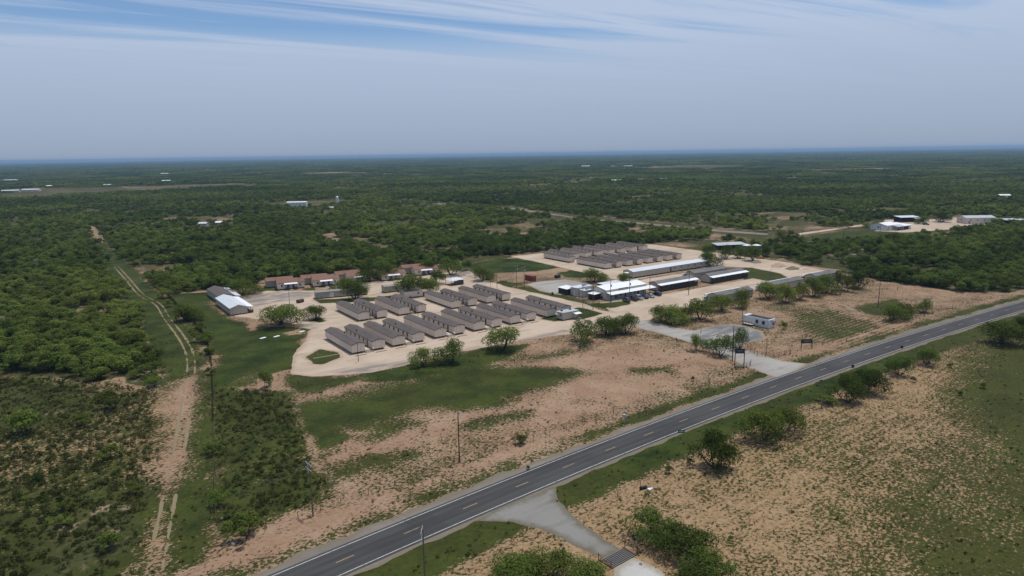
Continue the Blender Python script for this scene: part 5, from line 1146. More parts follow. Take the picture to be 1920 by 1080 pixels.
for k in range(n):
    for q, off in ((0, 0.0), (0.35, 0.05), (0.65, 0.05)): prof.append(((k + q) * l / n, off))
vs, fs = [], []
for s_ in (0, 1):
    for (yy, of) in prof + [(l, 0)]:
        xx = of if s_ == 0 else w - of; vs += [(xx, yy, 0.12), (xx, yy, h)]
m_ = len(prof) + 1
for s_ in (0, 1):
    for k in range(m_ - 1): a = (s_ * m_ + k) * 2; fs.append((a, a + 2, a + 3, a + 1) if s_ else (a + 1, a + 3, a + 2, a))
bm.add(vs, fs); bm.box(0.03, w - 0.03, 0.02, l - 0.02, h - 0.06, h + 0.0).box(0.02, w - 0.02, l - 0.06, l, 0.12, h - 0.061).build('body', M['red'], o)
for k in range(2): MB().box(0.04 + k * w / 2, w / 2 - 0.02 + k * w / 2, -0.04, 0.02, 0.15, h - 0.1).build('door_leaf', M['red'], o); MB().tube((0.7 + k * 1.1, -0.08, 0.2), (0.7 + k * 1.1, -0.08, h - 0.15), 0.025).build('lock_bar', M['steel'], o)
for a in (0.06, w - 0.06):
    for b in (0.06, l - 0.06): MB().box(a - 0.07, a + 0.07, b - 0.07, b + 0.07, 0, h + 0.02).build('corner_post', M['red'], o)
def dumpster(x, y, rz, label, col, lid):
    o = thing('dumpster', label, 'dumpster', (x, y, 0), rz)
    MB().extrude([(-0.75, 0.15), (0.75, 0.15), (0.95, 1.35), (-0.95, 1.2)], 'x', -1.5, 1.5).build('bin', M[col], o)
    for k in range(2): MB().slab([(-1.5 + k * 1.52, -0.98, 1.26), (-0.02 + k * 1.52, -0.98, 1.26), (-0.02 + k * 1.52, 0.1, 1.62), (-1.5 + k * 1.52, 0.1, 1.62)], 0.05).build('lid', M[lid], o)
    for s in (-1, 1): MB().box(s * 1.5, s * 1.72, -0.3, 0.3, 0.8, 0.95).build('fork_pocket', M[col], o); MB().box(s * 1.2 - 0.1, s * 1.2 + 0.1, -0.8, 0.8, 0, 0.148).build('skid', M['black'], o)
    return o
dumpster(211.9, 265.6, 0.2, 'dark dumpster on the sand behind the office yard', 'black_metal', 'black')
dumpster(88.9, 289.2, 0.5, 'rusty brown dumpster in the left gravel lot', 'rust', 'wood_dark')

# ---------------------------------------------------------------- poles, signs, fences, vehicles and small things
def pole(x, y, h, label, arms=0, drum=0, dark=False, lamp=False, r=0.15, az=0.0, name='utility_pole', group=None):
    o = thing(name, label, 'pole', (x, y, 0), az, group); m = M['pole_dark' if dark else 'pole']
    MB().tube((0, 0, -0.2), (0, 0, h), r, r * 0.65, 8).build('shaft', m, o)
    for k in range(arms):
        z = h - 0.25 - k * 1.0
        a = MB().box(-1.25, 1.25, 0.12, 0.22, z - 0.06, z + 0.06).build('crossarm', M['steel'] if not dark else m, o)
        for xx in (-1.15, -0.55, 0.55, 1.15): MB().tube((xx, 0.17, z + 0.06), (xx, 0.17, z + 0.24), 0.05, 0.035, 6).build('insulator', M['steel'], a)
        for s in (-1, 1): MB().tube((s * 0.8, 0.17, z - 0.05), (0, 0.12, z - 0.75), 0.025).build('brace', M['steel'], a)
    if drum:
        for k in range(drum): MB().tube((0.32 * (1 - 2 * k), -0.12, h - 2.4), (0.32 * (1 - 2 * k), -0.12, h - 1.5), 0.24, 0.24, 10).build('transformer', M['steel'], o)
    if lamp:
        a = MB().tube((0, 0, h - 0.2), (0, -1.1, h + 0.15), 0.035).build('lamp_arm', M['steel'], o); MB().box(-0.14, 0.14, -1.5, -1.0, h + 0.06, h + 0.2).build('lamp_head', M['steel'], a)
    return o
RA = math.atan(float(road_y(61) - road_y(59)) / 2)
POLES = [
    ((33.3, 110.3, 10.2), 'utility pole with two crossarms beside the highway at lower left', dict(arms=2, az=RA + 1.57)),
    ((39.9, 81.0, 9.3), 'utility pole with a wide crossarm south of the highway at the bottom edge', dict(arms=2, az=RA + 0.9)),
    ((64.8, 113.4, 10.6), 'tall plain dark pole standing alone in the front field', dict(dark=True, lamp=True)),
    ((164.8, 123.3, 10.7), 'tall plain black pole beside the entrance sign', dict(dark=True)),
    ((178.8, 121.5, 5.2), 'slim metal post in the grass right of the entrance drive', dict(r=0.09)),
    ((268.8, 134.0, 10.3), 'tall dark pole on the green patch of the right sand field', dict(dark=True)),
    ((75.4, 192.1, 5.6), 'short light pole in front of the leftmost front trailer', dict(dark=True, lamp=True, r=0.11)),
    ((84.0, 288.2, 5.8), 'pole in the left gravel lot beside the rusty dumpster', dict(r=0.12)),
    ((85.3, 254.2, 5.5), 'thin pole beside the small open mesquite in the gravel lot', dict(r=0.1)),
    ((117.9, 235.2, 4.3), 'short dark pole at the end of the second-row trailers left of the gap', dict(dark=True, r=0.1)),
    ((181.9, 258.7, 10.5), 'left pole of the pair with crossarms and transformers before the red container', dict(arms=1, drum=1)),
    ((181.6, 252.3, 10.6), 'right pole of the pair with crossarms and transformers before the red container', dict(arms=1, drum=1)),
    ((172.5, 261.4, 8.6), 'bare pole behind the right end of the second trailer row', dict(r=0.12)),
    ((171.6, 265.5, 8.7), 'thinner bare pole behind the right end of the second trailer row', dict(r=0.08)),
    ((178.0, 200.4, 11.1), 'tall service pole with a transformer on the left front lawn of the office', dict(drum=1)),
    ((176.7, 205.1, 9.0), 'service pole by the clothes-line posts near the gate office', dict(r=0.12)),
    ((185.3, 198.2, 11.2), 'pole with a transformer at the corner of the office porch', dict(drum=1)),
    ((196.1, 198.4, 10.5), 'pole with a transformer behind the grey parked car', dict(drum=1)),
    ((217.5, 207.6, 8.3), 'pole at the right end of the office porch', dict()),
    ((229.7, 196.2, 10.7), 'dark pole in front of the first porch bunkhouse', dict(dark=True)),
    ((227.8, 182.3, 3.7), 'short dark pole against the plain grey bunkhouse', dict(dark=True, r=0.1)),
    ((205.8, 150.6, 6.4), 'pole behind the white job trailer', dict(r=0.12)),
    ((282.4, 192.1, 6.5), 'thin lamp pole on the oval lawn', dict(r=0.08, lamp=True)),
    ((102.9, 321.4, 9.3), 'lamp pole at the edge of the wood left of the brown-roofed houses', dict(r=0.1, lamp=True)),
    ((178.8, 345.2, 9.6), 'thin pole at the wood edge above the last brown-roofed house', dict(r=0.1)),
    ((430.8, 270.5, 7.4), 'dark pole in the pasture at the far lane, leftmost', dict(dark=True, arms=1)),
    ((430.9, 262.7, 4.8), 'short dark pole in the pasture below the far lane', dict(dark=True)),
    ((446.0, 249.4, 7.2), 'dark pole in the middle of the far pasture', dict(dark=True, arms=1)),
    ((398.5, 211.7, 8.9), 'dark pole in the wood below the far pasture', dict(dark=True)),
    ((507.7, 256.5, 7.5), 'pole in front of the far white farmhouse', dict()),
    ((398.3, 153.6, 7.7), 'dark pole in the right wood, leftmost of three', dict(dark=True, arms=1)),
    ((410.8, 152.2, 8.3), 'dark pole in the right wood, middle of three', dict(dark=True)),
    ((426.3, 153.5, 7.7), 'dark pole in the right wood, rightmost of three', dict(dark=True)),
    ((292.0, 351.8, 7.6), 'pale pole behind the far trailer block, left one', dict(r=0.1)), ((329.2, 348.8, 6.4), 'pale pole behind the far trailer block, middle one', dict(r=0.1)), ((300.8, 310.8, 6.8), 'pale pole rising among the rear trailers of the far block', dict(r=0.1)),
    ((420.6, 375.3, 7.8), 'pole beside the back road behind the camp', dict(dark=True)),
]
for (x, y, h), lab, kw in POLES: pole(x, y, h, lab, **kw)
# clothes-line frames by the gate office and the meter rack behind the second row
def frame_rack(x, y, n, w, h, label):
    o = thing('pipe_rack', label, 'pipe rack', (x, y, 0))
    for k in range(n): MB().tube((k * w / (n - 1), 0, -0.1), (k * w / (n - 1), 0, h), 0.05).build('post', M['steel'], o)
    for z in (h - 0.1, h * 0.55): MB().tube((0, 0, z), (w, 0, z), 0.03).build('rail', M['steel'], o)
    return o
frame_rack(*(177.0, 211.1), 5, 4.6, 4.2, 'tall pipe frame on the lawn behind the gate office, left one'); frame_rack(*(172.3, 198.9), 3, 3.2, 4.4, 'tall pipe frame on the lawn right of the gate office')
frame_rack(*(170.3, 269.9), 5, 5.5, 2.6, 'pipe frame behind the right end of the second trailer row')

# signs
def board_sign(x, y, rz, w, h, z, label, bench=False):
    o = thing('board_sign', label, 'sign', (x, y, 0), rz)
    for s in (-1, 1): MB().box(s * w / 2 - 0.1, s * w / 2 + 0.1, -0.1, 0.1, -0.1, z + h * 0.3 if s > 0 else z + h).build('post', M['wood_dark'], o)
    MB().box(-w / 2 + 0.0, w / 2, -0.18, -0.104, z, z + h).build('panel', M['black_metal'], o)
    MB().box(-w * 0.36, w * 0.3, -0.196, -0.182, z + h * 0.58, z + h * 0.66).box(-w * 0.3, w * 0.36, -0.196, -0.182, z + h * 0.32, z + h * 0.38).build('worn_lettering', M['steel'], o)
    if bench: MB().box(-w / 2 + 0.1, w / 2 + 0.1, -0.2, -0.104, 0.5, 0.85).build('lower_board', M['steel'], o); MB().box(-w / 2 - 0.1, w / 2 + 0.2, -0.17, -0.105, 0.15, 0.4).build('base_board', M['wood_dark'], o)
    return o
board_sign(*(161.3, 118.2), R(-40), 2.6, 1.35, 4.4, 'tall black entrance sign on two timber posts beside the drive', True)
board_sign(*(194.7, 118.1), R(-35), 3.4, 1.3, 1.7, 'low black sign on posts in the sand right of the drive')
o = thing('green_road_sign', 'small green road sign on a post at the south verge', 'sign', (108.0, 92.9), R(-30))
MB().tube((0, 0, -0.1), (0, 0, 3.0), 0.045).build('post', M['steel'], o); MB().box(-0.75, 0.75, -0.06, -0.045, 2.35, 3.0).build('panel', M['green_sign'], o); MB().box(-0.5, 0.5, -0.072, -0.061, 2.62, 2.74).build('lettering', M['trim_white'], o)
o = thing('mailbox_stand', 'mailbox stand with two boxes on the north verge of the highway', 'mailbox', (106.5, 108.1), RA)
for s in (-0.6, 0.6): MB().box(s - 0.06, s + 0.06, -0.06, 0.06, -0.1, 2.1).build('post', M['steel'], o)
MB().box(-0.9, 0.9, -0.12, 0.12, 1.6, 1.68).build('beam', M['wood'], o); MB().box(-0.75, -0.1, -0.1, 0.5, 1.7, 2.15).build('box', M['steel'], o); MB().box(0.75, 1.1, -0.1, 0.4, 0.9, 1.4).build('box', M['rust'], o)
for (x, y), lab in (((213.6, 98.2), 'small dark road marker on the south edge of the highway, farther one'), ((183.4, 96.9), 'slim marker post on the north verge right of the drive')):
    o = thing('marker_post', lab, 'marker', (x, y, 0), R(-40)); MB().tube((0, 0, -0.1), (0, 0, 1.7), 0.04).build('post', M['steel'], o); MB().box(-0.4, 0.4, -0.06, -0.042, 1.2, 2.0).build('plate', M['black_metal'], o)
def debris(x, y, label, mat, name, cat, s=0.5):
    vs = []; rs = np.random.default_rng(int(x * 10)); mb = MB()
    for k in range(4): a = rs.uniform(0, 6.28); c = Vector((math.cos(a) * s * 0.4, math.sin(a) * s * 0.4, 0)); mb.box(c.x - s * 0.4, c.x + s * 0.4, c.y - s * 0.3, c.y + s * 0.3, 0.0, s * rs.uniform(0.3, 0.8))
    return tag(mb.build(name, mat, None, (x, y, 0.0)), label, cat)
debris(*(169.4, 97.8), 'black tyre scrap on the south shoulder of the highway', M['rubber'], 'tyre_scrap', 'scrap'); debris(*(86.8, 83.3), 'black rubbish heap at the edge of the south field', M['black'], 'rubbish_heap', 'rubbish', 0.8)
debris(*(87.4, 82.1), 'white rubbish bag at the edge of the south field', M['trim_white'], 'rubbish_bag', 'rubbish', 0.6); debris(*(19.7, 109.4), 'white rubbish under the biggest bush by the left fence', M['trim_white'], 'rubbish_bag', 'rubbish', 0.35)
for (x, y), lab in (((59.5, 238.8), 'left concrete slab lying on the left lawn'), ((64.0, 238.0), 'right concrete slab lying on the left lawn'), ((73.3, 239.1), 'pale scrap pile at the lawn corner by the gravel loop')): tag(MB().box(-1.1, 1.1, -0.5, 0.5, 0, 0.14).build('concrete_slab', M['trim_white'], None, (x, y, 0), 0.4), lab, 'slab')
tag(MB().box(-4.0, 4.0, -0.12, 0.12, 0, 0.22).build('pipe_rail', M['wood_light'], None, (*(69.2, 203.3), 0), R(-2)), 'long pale timber lying on the grass oval left of the front trailers', 'timber')
# cattle guard
M['bar_steel'] = plain('worn_bar_steel', (0.20, 0.185, 0.17), 0.6)
o = thing('cattle_guard', 'steel cattle guard of parallel bars across the ranch drive', 'cattle guard', (67.5, 69.7, 0), R(4))
MB().box(-2.6, 2.6, -1.35, 1.35, 0.0, 0.012).build('pit_shade_sheet', M['black'], o)  # flat black sheet on the ground; the pit's shade is put into its colour
for k in range(8): MB().tube((-2.6, -1.19 + k * 0.34, 0.09), (2.6, -1.19 + k * 0.34, 0.09), 0.06).build('bar', M['bar_steel'], o)
for s in (-1, 1): MB().box(s * 2.65 - 0.1, s * 2.65 + 0.1, -1.4, 1.4, 0, 0.2).build('side_beam', M['rust'], o)
for s in (-1, 1):
    MB().tube((s * 3.0, -1.3, 0), (s * 3.0, -1.3, 1.5), 0.07).build('wing_post', M['rust'], o); MB().tube((s * 3.0, 1.3, 0), (s * 3.0, 1.3, 1.5), 0.07).build('wing_post', M['rust'], o); MB().tube((s * 3.0, -1.3, 1.3), (s * 3.0, 1.3, 0.4), 0.04).tube((s * 3.0, 1.3, 1.3), (s * 3.0, -1.3, 0.4), 0.04).build('wing_brace', M['rust'], o)
# fences
def fence(pts, step, h, label, mat='pole_dark', wires=3, mesh=None, pr=0.055):
    o = thing('fence', label, 'fence', (pts[0][0], pts[0][1], 0)); ox, oy = pts[0]
    pm = MB().tube((0, 0, -0.2), (0, 0, h), pr, pr * 0.9, 5).mesh('post', M[mat]); P3 = []
    for (ax, ay), (bx, by) in zip(pts[:-1], pts[1:]):
        L = math.hypot(bx - ax, by - ay); n = max(1, round(L / step))
        for k in range(n): P3.append((ax + (bx - ax) * k / n - ox, ay + (by - ay) * k / n - oy))
    P3.append((pts[-1][0] - ox, pts[-1][1] - oy))
    for x, y in P3: place('post', pm, o, (x + rng.uniform(-0.1, 0.1), y + rng.uniform(-0.1, 0.1), 0), 0, (1, 1, rng.uniform(0.9, 1.1)))
    for k in range(wires):
        z = h * (k + 1) / wires * 0.95; mb = MB()
        for (a, b) in zip(P3[:-1], P3[1:]): mb.tube((*a, z), (*b, z), 0.012, 0.012, 3)
        mb.build('wire', M['rust'], o)
    if mesh:
        mb = MB()
        for (a, b) in zip(P3[:-1], P3[1:]): mb.add([(*a, 0.05), (*b, 0.05), (*b, h * 0.95), (*a, h * 0.95)], [(0, 1, 2, 3)])
        mb.build('mesh_panel', mesh, o)
    return o
t = NT('overgrown_mesh'); c_ = t.mix(t.noise(0.8, 4, 0.7), (0.02, 0.03, 0.012), (0.05, 0.055, 0.03)); a_ = t.step(t.noise(9.0, 4, 0.8), 0.52, 0.60); t.l.new(a_, t.b.inputs['Alpha']); MESHM = t.done(c_, 0.95, 0, 0.1)
t = NT('vine_grown_mesh'); c_ = t.mix(t.noise(0.8, 4, 0.7), (0.02, 0.03, 0.012), (0.05, 0.06, 0.028)); t.l.new(t.step(t.noise(3.0, 4, 0.75), 0.40, 0.48), t.b.inputs['Alpha']); VINEM = t.done(c_, 0.95, 0, 0.1)
fence([(44.8, 345.7), (44.4, 317.2), (44.1, 296.0)], 4, 2.0, 'overgrown dark mesh fence at the upper left corner of the lawn', mesh=VINEM, wires=2)
fence([(43.8, 276.3), (43.7, 262.2), (42.8, 246.6), (38.7, 219.0), (32.8, 187.8), (28.7, 167.8)], 4, 1.9, 'overgrown dark mesh fence along the left side of the lawn', mesh=VINEM, wires=2)
fence([(28.7, 167.8), (22.2, 135.4), (18.8, 117.3)], 4, 1.4, 'wire fence running down beside the sandy track', wires=3)
fence([(25.5, 110.9), (31.0, 111.1), (38.8, 111.3), (49.6, 111.9), (64.3, 112.9), (82.8, 112.4), (102.7, 113.8), (130.4, 115.7), (156.2, 117.2)], 5.2, 1.35, 'wire fence with thin posts along the north side of the highway', mat='rust', wires=4)
fence([(179.0, 128.7), (175.2, 122.1), (177.1, 117.9), (185.1, 117.4)], 2.6, 1.7, 'dark mesh fence curving beside the entrance drive', mesh=MESHM, wires=2)
fence([(185.1, 117.4), (206.7, 116.6), (233.8, 117.0), (277.4, 115.4), (327.9, 112.6)], 5.2, 1.35, 'wire fence along the highway at the right sand field', mat='rust', wires=4)
fence([(74.2, 83.1), (86.9, 84.2), (94.9, 84.3), (108.1, 84.0), (127.5, 85.0), (150.8, 86.5), (176.0, 86.7), (212.1, 86.9), (255.2, 86.2)], 6.0, 1.3, 'wire fence between the south verge and the south field', wires=3)
fence([(162.2, 117.5), (164.6, 117.0), (166.9, 118.3)], 1.5, 1.6, 'short mesh panel fence beside the black entrance sign', mesh=MESHM, wires=2)
for (x, y), lab in (((182.5, 149.9), 'short post beside the entrance drive'), ((168.2, 148.1), 'thin short post on the left edge of the entrance drive'), ((308.5, 146.0), 'short post on the right sand field below the wood')):
    o = thing('marker_stake', lab, 'post', (x, y, 0)); MB().tube((0, 0, -0.1), (0, 0, 1.7), 0.09, 0.08).build('stake', M['pole_dark'], o); MB().tube((0, 0, 1.7), (0, 0, 1.78), 0.1, 0.03).build('cap', M['steel'], o)
for (x, y), lab in (((183.5, 233.6), 'dark bin beside the path to the office annex'), ((194.5, 213.2), 'dark bin against the office gable')): tag(MB().tube((0, 0, 0), (0, 0, 1.1), 0.4, 0.45, 10).tube((0, 0, 1.1), (0, 0, 1.22), 0.48, 0.3, 10).build('waste_bin', M['black'], None, (x, y, 0.02)), lab, 'bin')
# cars in front of the office ------------------------------------------------------------
def wheel(o, x, y, r):
    MB().tube((x - 0.11, y, r), (x + 0.11, y, r), r, r, 14).build('tyre', M['rubber'], w := MB().tube((x - 0.115, y, r), (x + 0.115, y, r), r * 0.6, r * 0.6, 10).build('wheel', M['rim'], o))
def loft(mb, secs):
    """body skin through cross sections: each (y, half width, z0, z1, top half width)"""
    rings = []
    for y, w, z0, z1, tw in secs:
        m = z0 + (z1 - z0) * 0.55
        rings.append([(-w * 0.94, y, z0), (w * 0.94, y, z0), (w, y, m), (tw, y, z1), (-tw, y, z1), (-w, y, m)])
    n = 6; vs = [p for r in rings for p in r]; fs = [tuple(range(n)), tuple(range(len(vs) - 1, len(vs) - n - 1, -1))]
    for k in range(len(rings) - 1):
        for i in range(n): a, b = k * n + i, k * n + (i + 1) % n; fs.append((a, a + n, b + n, b))
    mb.add(vs, fs); return mb
def car(kind, x, y, rz, paint, label):
    o = thing('parked_car' if kind != 'pickup' else 'parked_pickup', label, 'car' if kind != 'pickup' else 'pickup', (x, y, 0.022), rz, 'vehicles parked in front of the office'); W = 0.92; p = M[paint]
    if kind == 'pickup':
        W = 1.0; loft(MB(), [(-2.9, W * 0.9, 0.5, 0.98, W * 0.82), (-2.7, W, 0.42, 1.08, W * 0.9), (-1.3, W, 0.42, 1.16, W * 0.93), (0.8, W, 0.42, 1.18, W * 0.94), (2.8, W, 0.45, 1.2, W * 0.95), (2.9, W * 0.97, 0.5, 1.18, W * 0.94)]).build('body', p, o)
        gl = (-1.25, -0.55, 0.75, 0.95); top = 1.88; base = 1.17; wy = (-1.85, 1.85); r = 0.39
        MB().box(-W * 0.82, W * 0.82, 1.05, 2.75, 1.195, 1.215).build('bed_liner', M['black'], o); ends = (-2.9, 2.9)
        for s in (-1, 1): MB().box(s * W * 0.88 - 0.05, s * W * 0.88 + 0.05, 1.02, 2.85, 1.19, 1.33).build('bed_rail', p, o)
    elif kind == 'suv':
        loft(MB(), [(-2.35, W * 0.86, 0.45, 0.85, W * 0.78), (-2.2, W, 0.35, 0.98, W * 0.88), (-1.1, W, 0.33, 1.08, W * 0.92), (1.0, W, 0.33, 1.12, W * 0.93), (2.15, W, 0.36, 1.1, W * 0.92), (2.3, W * 0.93, 0.45, 1.05, W * 0.88)]).build('body', p, o)
        gl = (-1.15, -0.35, 1.85, 2.2); top = 1.72; base = 1.09; wy = (-1.4, 1.4); r = 0.36; ends = (-2.35, 2.3)
    else:
        loft(MB(), [(-2.3, W * 0.84, 0.4, 0.68, W * 0.74), (-2.1, W, 0.3, 0.8, W * 0.86), (-1.0, W, 0.28, 0.92, W * 0.9), (1.3, W, 0.28, 0.95, W * 0.9), (2.1, W * 0.98, 0.32, 0.94, W * 0.86), (2.28, W * 0.9, 0.4, 0.88, W * 0.8)]).build('body', p, o)
        gl = (-1.05, -0.2, 0.95, 1.7); top = 1.45; base = 0.93; wy = (-1.35, 1.35); r = 0.33; ends = (-2.3, 2.28)
    a, b, c, d = gl; tw = W * 0.7
    cab = MB().add([(-W * 0.9, a, base), (W * 0.9, a, base), (W * 0.9, d, base), (-W * 0.9, d, base), (-tw, b, top), (tw, b, top), (tw, c, top), (-tw, c, top)], [(0, 1, 5, 4), (1, 2, 6, 5), (2, 3, 7, 6), (3, 0, 4, 7), (4, 5, 6, 7)]).build('cabin_glass', M['glass'], o)
    rf = MB().slab([(-tw - 0.03, b - 0.05, top + 0.05), (tw + 0.03, b - 0.05, top + 0.05), (tw + 0.03, c + 0.05, top + 0.05), (-tw - 0.03, c + 0.05, top + 0.05)], 0.08).build('roof', p, o)
    for s in (-1, 1):
        for y0_, y1_ in ((a, b), (d, c)): MB().tube((s * W * 0.9, y0_, base), (s * tw, y1_, top), 0.045, 0.04, 4).build('pillar', p, o)
        MB().tube((s * W * 0.905, (a + d) / 2, base), (s * (tw + 0.01), (b + c) / 2, top), 0.045, 0.04, 4).build('pillar', p, o)
        for yy in wy: wheel(o, s * (W - 0.1), yy, r)
        MB().box(s * W * 0.62 - 0.17, s * W * 0.62 + 0.17, ends[0] + 0.02, ends[0] + 0.14, 0.62, 0.78).build('headlight', M['lamp_clear'], o); MB().box(s * W * 0.72 - 0.12, s * W * 0.72 + 0.12, ends[1] - 0.12, ends[1] + 0.02, 0.68, 0.86).build('tail_light', M['lamp_red'], o)
        MB().box(s * (W + 0.02) - 0.1, s * (W + 0.02) + 0.1, a + 0.15, a + 0.3, base - 0.02, base + 0.13).build('mirror', p, o)
    MB().box(-W * 0.85, W * 0.85, ends[0] - 0.04, ends[0] + 0.06, 0.42, 0.6).build('bumper', M['black'], o)
    return o
CA = R(168)
car('suv', 199.4, 203.6, CA, 'car_grey', 'grey parked hatchback, leftmost of the vehicles before the office')
car('pickup', 203.2, 203.4, CA, 'car_black', 'black parked pickup beside the grey hatchback')
car('pickup', 206.4, 203.6, CA, 'car_white', 'white parked pickup in the middle of the row before the office')
car('sedan', 209.8, 203.2, CA, 'car_navy', 'dark blue parked car between two white vehicles')
car('sedan', 213.4, 203.2, CA, 'car_pearl', 'silvery white parked sedan right of the dark blue car')
car('suv', 218.2, 204.0, R(175), 'car_ink', 'dark parked SUV, rightmost of the vehicles before the office')

# far things ------------------------------------------------------------
def far_house(x, y, L, d, h, zr, rz, wall, roof, label, name='farm_building', cat='building', ridge='x', nw=3):
    o = thing(name, label, cat, (x, y, 0), rz)
    gable_walls(MB(), 0, L, 0, d, 0, h, zr, ridge).build('wall', M[wall], o); gable_roof(o, 0, L, 0, d, h, zr, M[roof], ridge, None, 0.3, 0.25)
    for k in range(nw): window(o, '-y', L * (k + 0.7) / (nw + 0.4), 0, h * 0.6, 1.0, 1.0)
    door(o, '-y', L * 0.12, 0, 0.02); window(o, '-x', 0, d * 0.5, h * 0.6, 1.0, 1.1, 'trim_dark'); return o
o = far_house(528.0, 262.0, 15, 13, 4.0, 5.6, R(-4), 'wall_white', 'roof_white', 'far white farmhouse with pale metal roof at the end of the lane', 'farmhouse', 'house')
MB().slab([(7.0, -4.5, 3.0), (17.0, -4.5, 3.0), (17.0, 0.1, 3.9), (7.0, 0.1, 3.9)], 0.12).build('porch_roof', M['roof_grey_metal'], o)
for k in range(4): MB().box(-0.12, 0.12, -0.12, 0.12, 0, 2.95).build('porch_post', M['trim_dark'], o, (7.3 + k * 3.1, -4.3, 0))
MB().box(17.1, 27.0, -3.0, 8.0, 0, 2.9).build('side_wing', M['wall_white'], o); MB().slab([(15.5, -4.0, 3.1), (28.0, -4.0, 3.1), (28.0, 9.0, 4.0), (15.5, 9.0, 4.0)], 0.12).build('wing_roof', M['roof_white'], o); MB().box(17.3, 24.0, -3.08, -3.01, 0, 2.4).build('garage_shade_panel', M['black'], o)  # black panel on the solid wing wall, coloured as the shade inside a garage
def open_shed(x, y, L, d, h, rz, roof, label, posts=4):
    o = thing('open_shed', label, 'shed', (x, y, 0), rz); MB().slab([(-0.4, -0.4, h), (L + 0.4, -0.4, h), (L + 0.4, d + 0.4, h + 0.7), (-0.4, d + 0.4, h + 0.7)], 0.12).build('roof', M[roof], o)
    for k in range(posts):
        for b in (0.1, d - 0.1): MB().box(-0.1, 0.1, -0.1, 0.1, 0, h).build('post', M['trim_dark'], o, (0.1 + k * (L - 0.2) / (posts - 1), b, 0))
    MB().box(0, L, d - 0.05, d + 0.05, 0, h - 0.1).build('back_wall', M['shadow_cloth'], o); MB().box(L * 0.1, L * 0.5, d * 0.3, d * 0.7, 0, 1.6).build('stored_crates', M['black_metal'], o); return o
open_shed(596, 285, 17, 9, 4.2, R(-30), 'roof_silver', 'dark open shed behind the far white farmhouse'); open_shed(604, 276, 11, 6, 3.2, R(-30), 'roof_grey_metal', 'small black open shed beside the far farm tree')
far_house(622.0, 246.0, 24, 12, 4.8, 6.2, R(-36), 'wall_tan', 'roof_grey_metal', 'long tan barn at the right end of the far farm', 'barn', 'barn', nw=4)
open_shed(641, 224, 26, 8, 3.2, R(-34), 'roof_grey_metal', 'low open shed attached right of the far tan barn', 6)
def far_truck(x, y, rz, label, paint):
    return tag(car('suv', x, y, rz, paint, label), None, None, 'vehicles at the far farm')
far_truck(590, 262, R(40), 'dark vehicle parked in the far farm yard', 'car_ink'); far_truck(640, 214, R(60), 'white vehicle half hidden by brush right of the far barn', 'car_white')
# open shed and blue tanks behind the camp
open_shed(*(350.4, 277.4), 20, 7, 3.0, R(-22), 'roof_grey_metal', 'pale flat-roofed open shed behind the dark tree group', 5)
for (x, y), lab in (((362.0, 264.2), 'left blue water tank behind the dark tree group'), ((366.4, 260.4), 'right blue water tank with pale lid behind the dark tree group')):
    o = thing('water_tank', lab, 'tank', (x, y, 0)); MB().tube((0, 0, 0), (0, 0, 3.4), 2.6, 2.6, 18).build('shell', M['blue'], o); MB().tube((0, 0, 3.4), (0, 0, 4.1), 2.7, 0.7, 18).build('lid', M['tank'], o)
o = thing('loader', 'yellow loader parked beside the sand heap', 'machine', (340.0, 239.6), 0.6); MB().box(-1.0, 1.0, -1.6, 1.4, 0.7, 1.6).build('body', M['yellow'], o); MB().box(-0.7, 0.7, -0.3, 1.1, 1.61, 2.7).build('cab', M['glass'], o); MB().box(-1.1, 1.1, -2.9, -2.1, 0.1, 0.9).build('bucket', M['rust'], o)
for s in (-1, 1):
    MB().box(s * 0.9 - 0.1, s * 0.9 + 0.1, -2.3, -0.8, 0.8, 1.1).build('arm', M['yellow'], o)
    for yy in (-1.0, 1.0): wheel(o, s * 1.05, yy, 0.6)
def heap(x, y, w, h, label, mat):
    rs = np.random.default_rng(int(x)); mb = MB(); n, m = 14, 6; vs = [(0, 0, h)]
    for j in range(1, m + 1):
        for i in range(n): a = 6.283 * i / n; r = w * j / m * (1 + 0.18 * rs.uniform(-1, 1)); vs.append((math.cos(a) * r * 1.6, math.sin(a) * r, max(-0.05, h * (1 - (j / m) ** 1.4) * (1 + 0.2 * rs.uniform(-1, 1)) - (0.06 if j == m else 0))))
    fs = [(0, 1 + i, 1 + (i + 1) % n) for i in range(n)]
    for j in range(m - 1):
        for i in range(n): a, b = 1 + j * n + i, 1 + j * n + (i + 1) % n; fs.append((a, a + n, b + n, b))
    return tag(mb.add(vs, fs).build('sand_heap', mat, None, (x, y, 0), 0.3, True), label, 'heap')
heap(*(325.6, 216.9), 4.0, 1.8, 'pale sand heap on the edge of the camp road, left one', M['gravel']); heap(*(323.6, 207.3), 3.4, 1.3, 'greyer sand heap right of the pale one', M['shoulder']); heap(*(327.4, 232.3), 3.0, 0.9, 'dark brush heap beside the loader', M['dry_twig'])
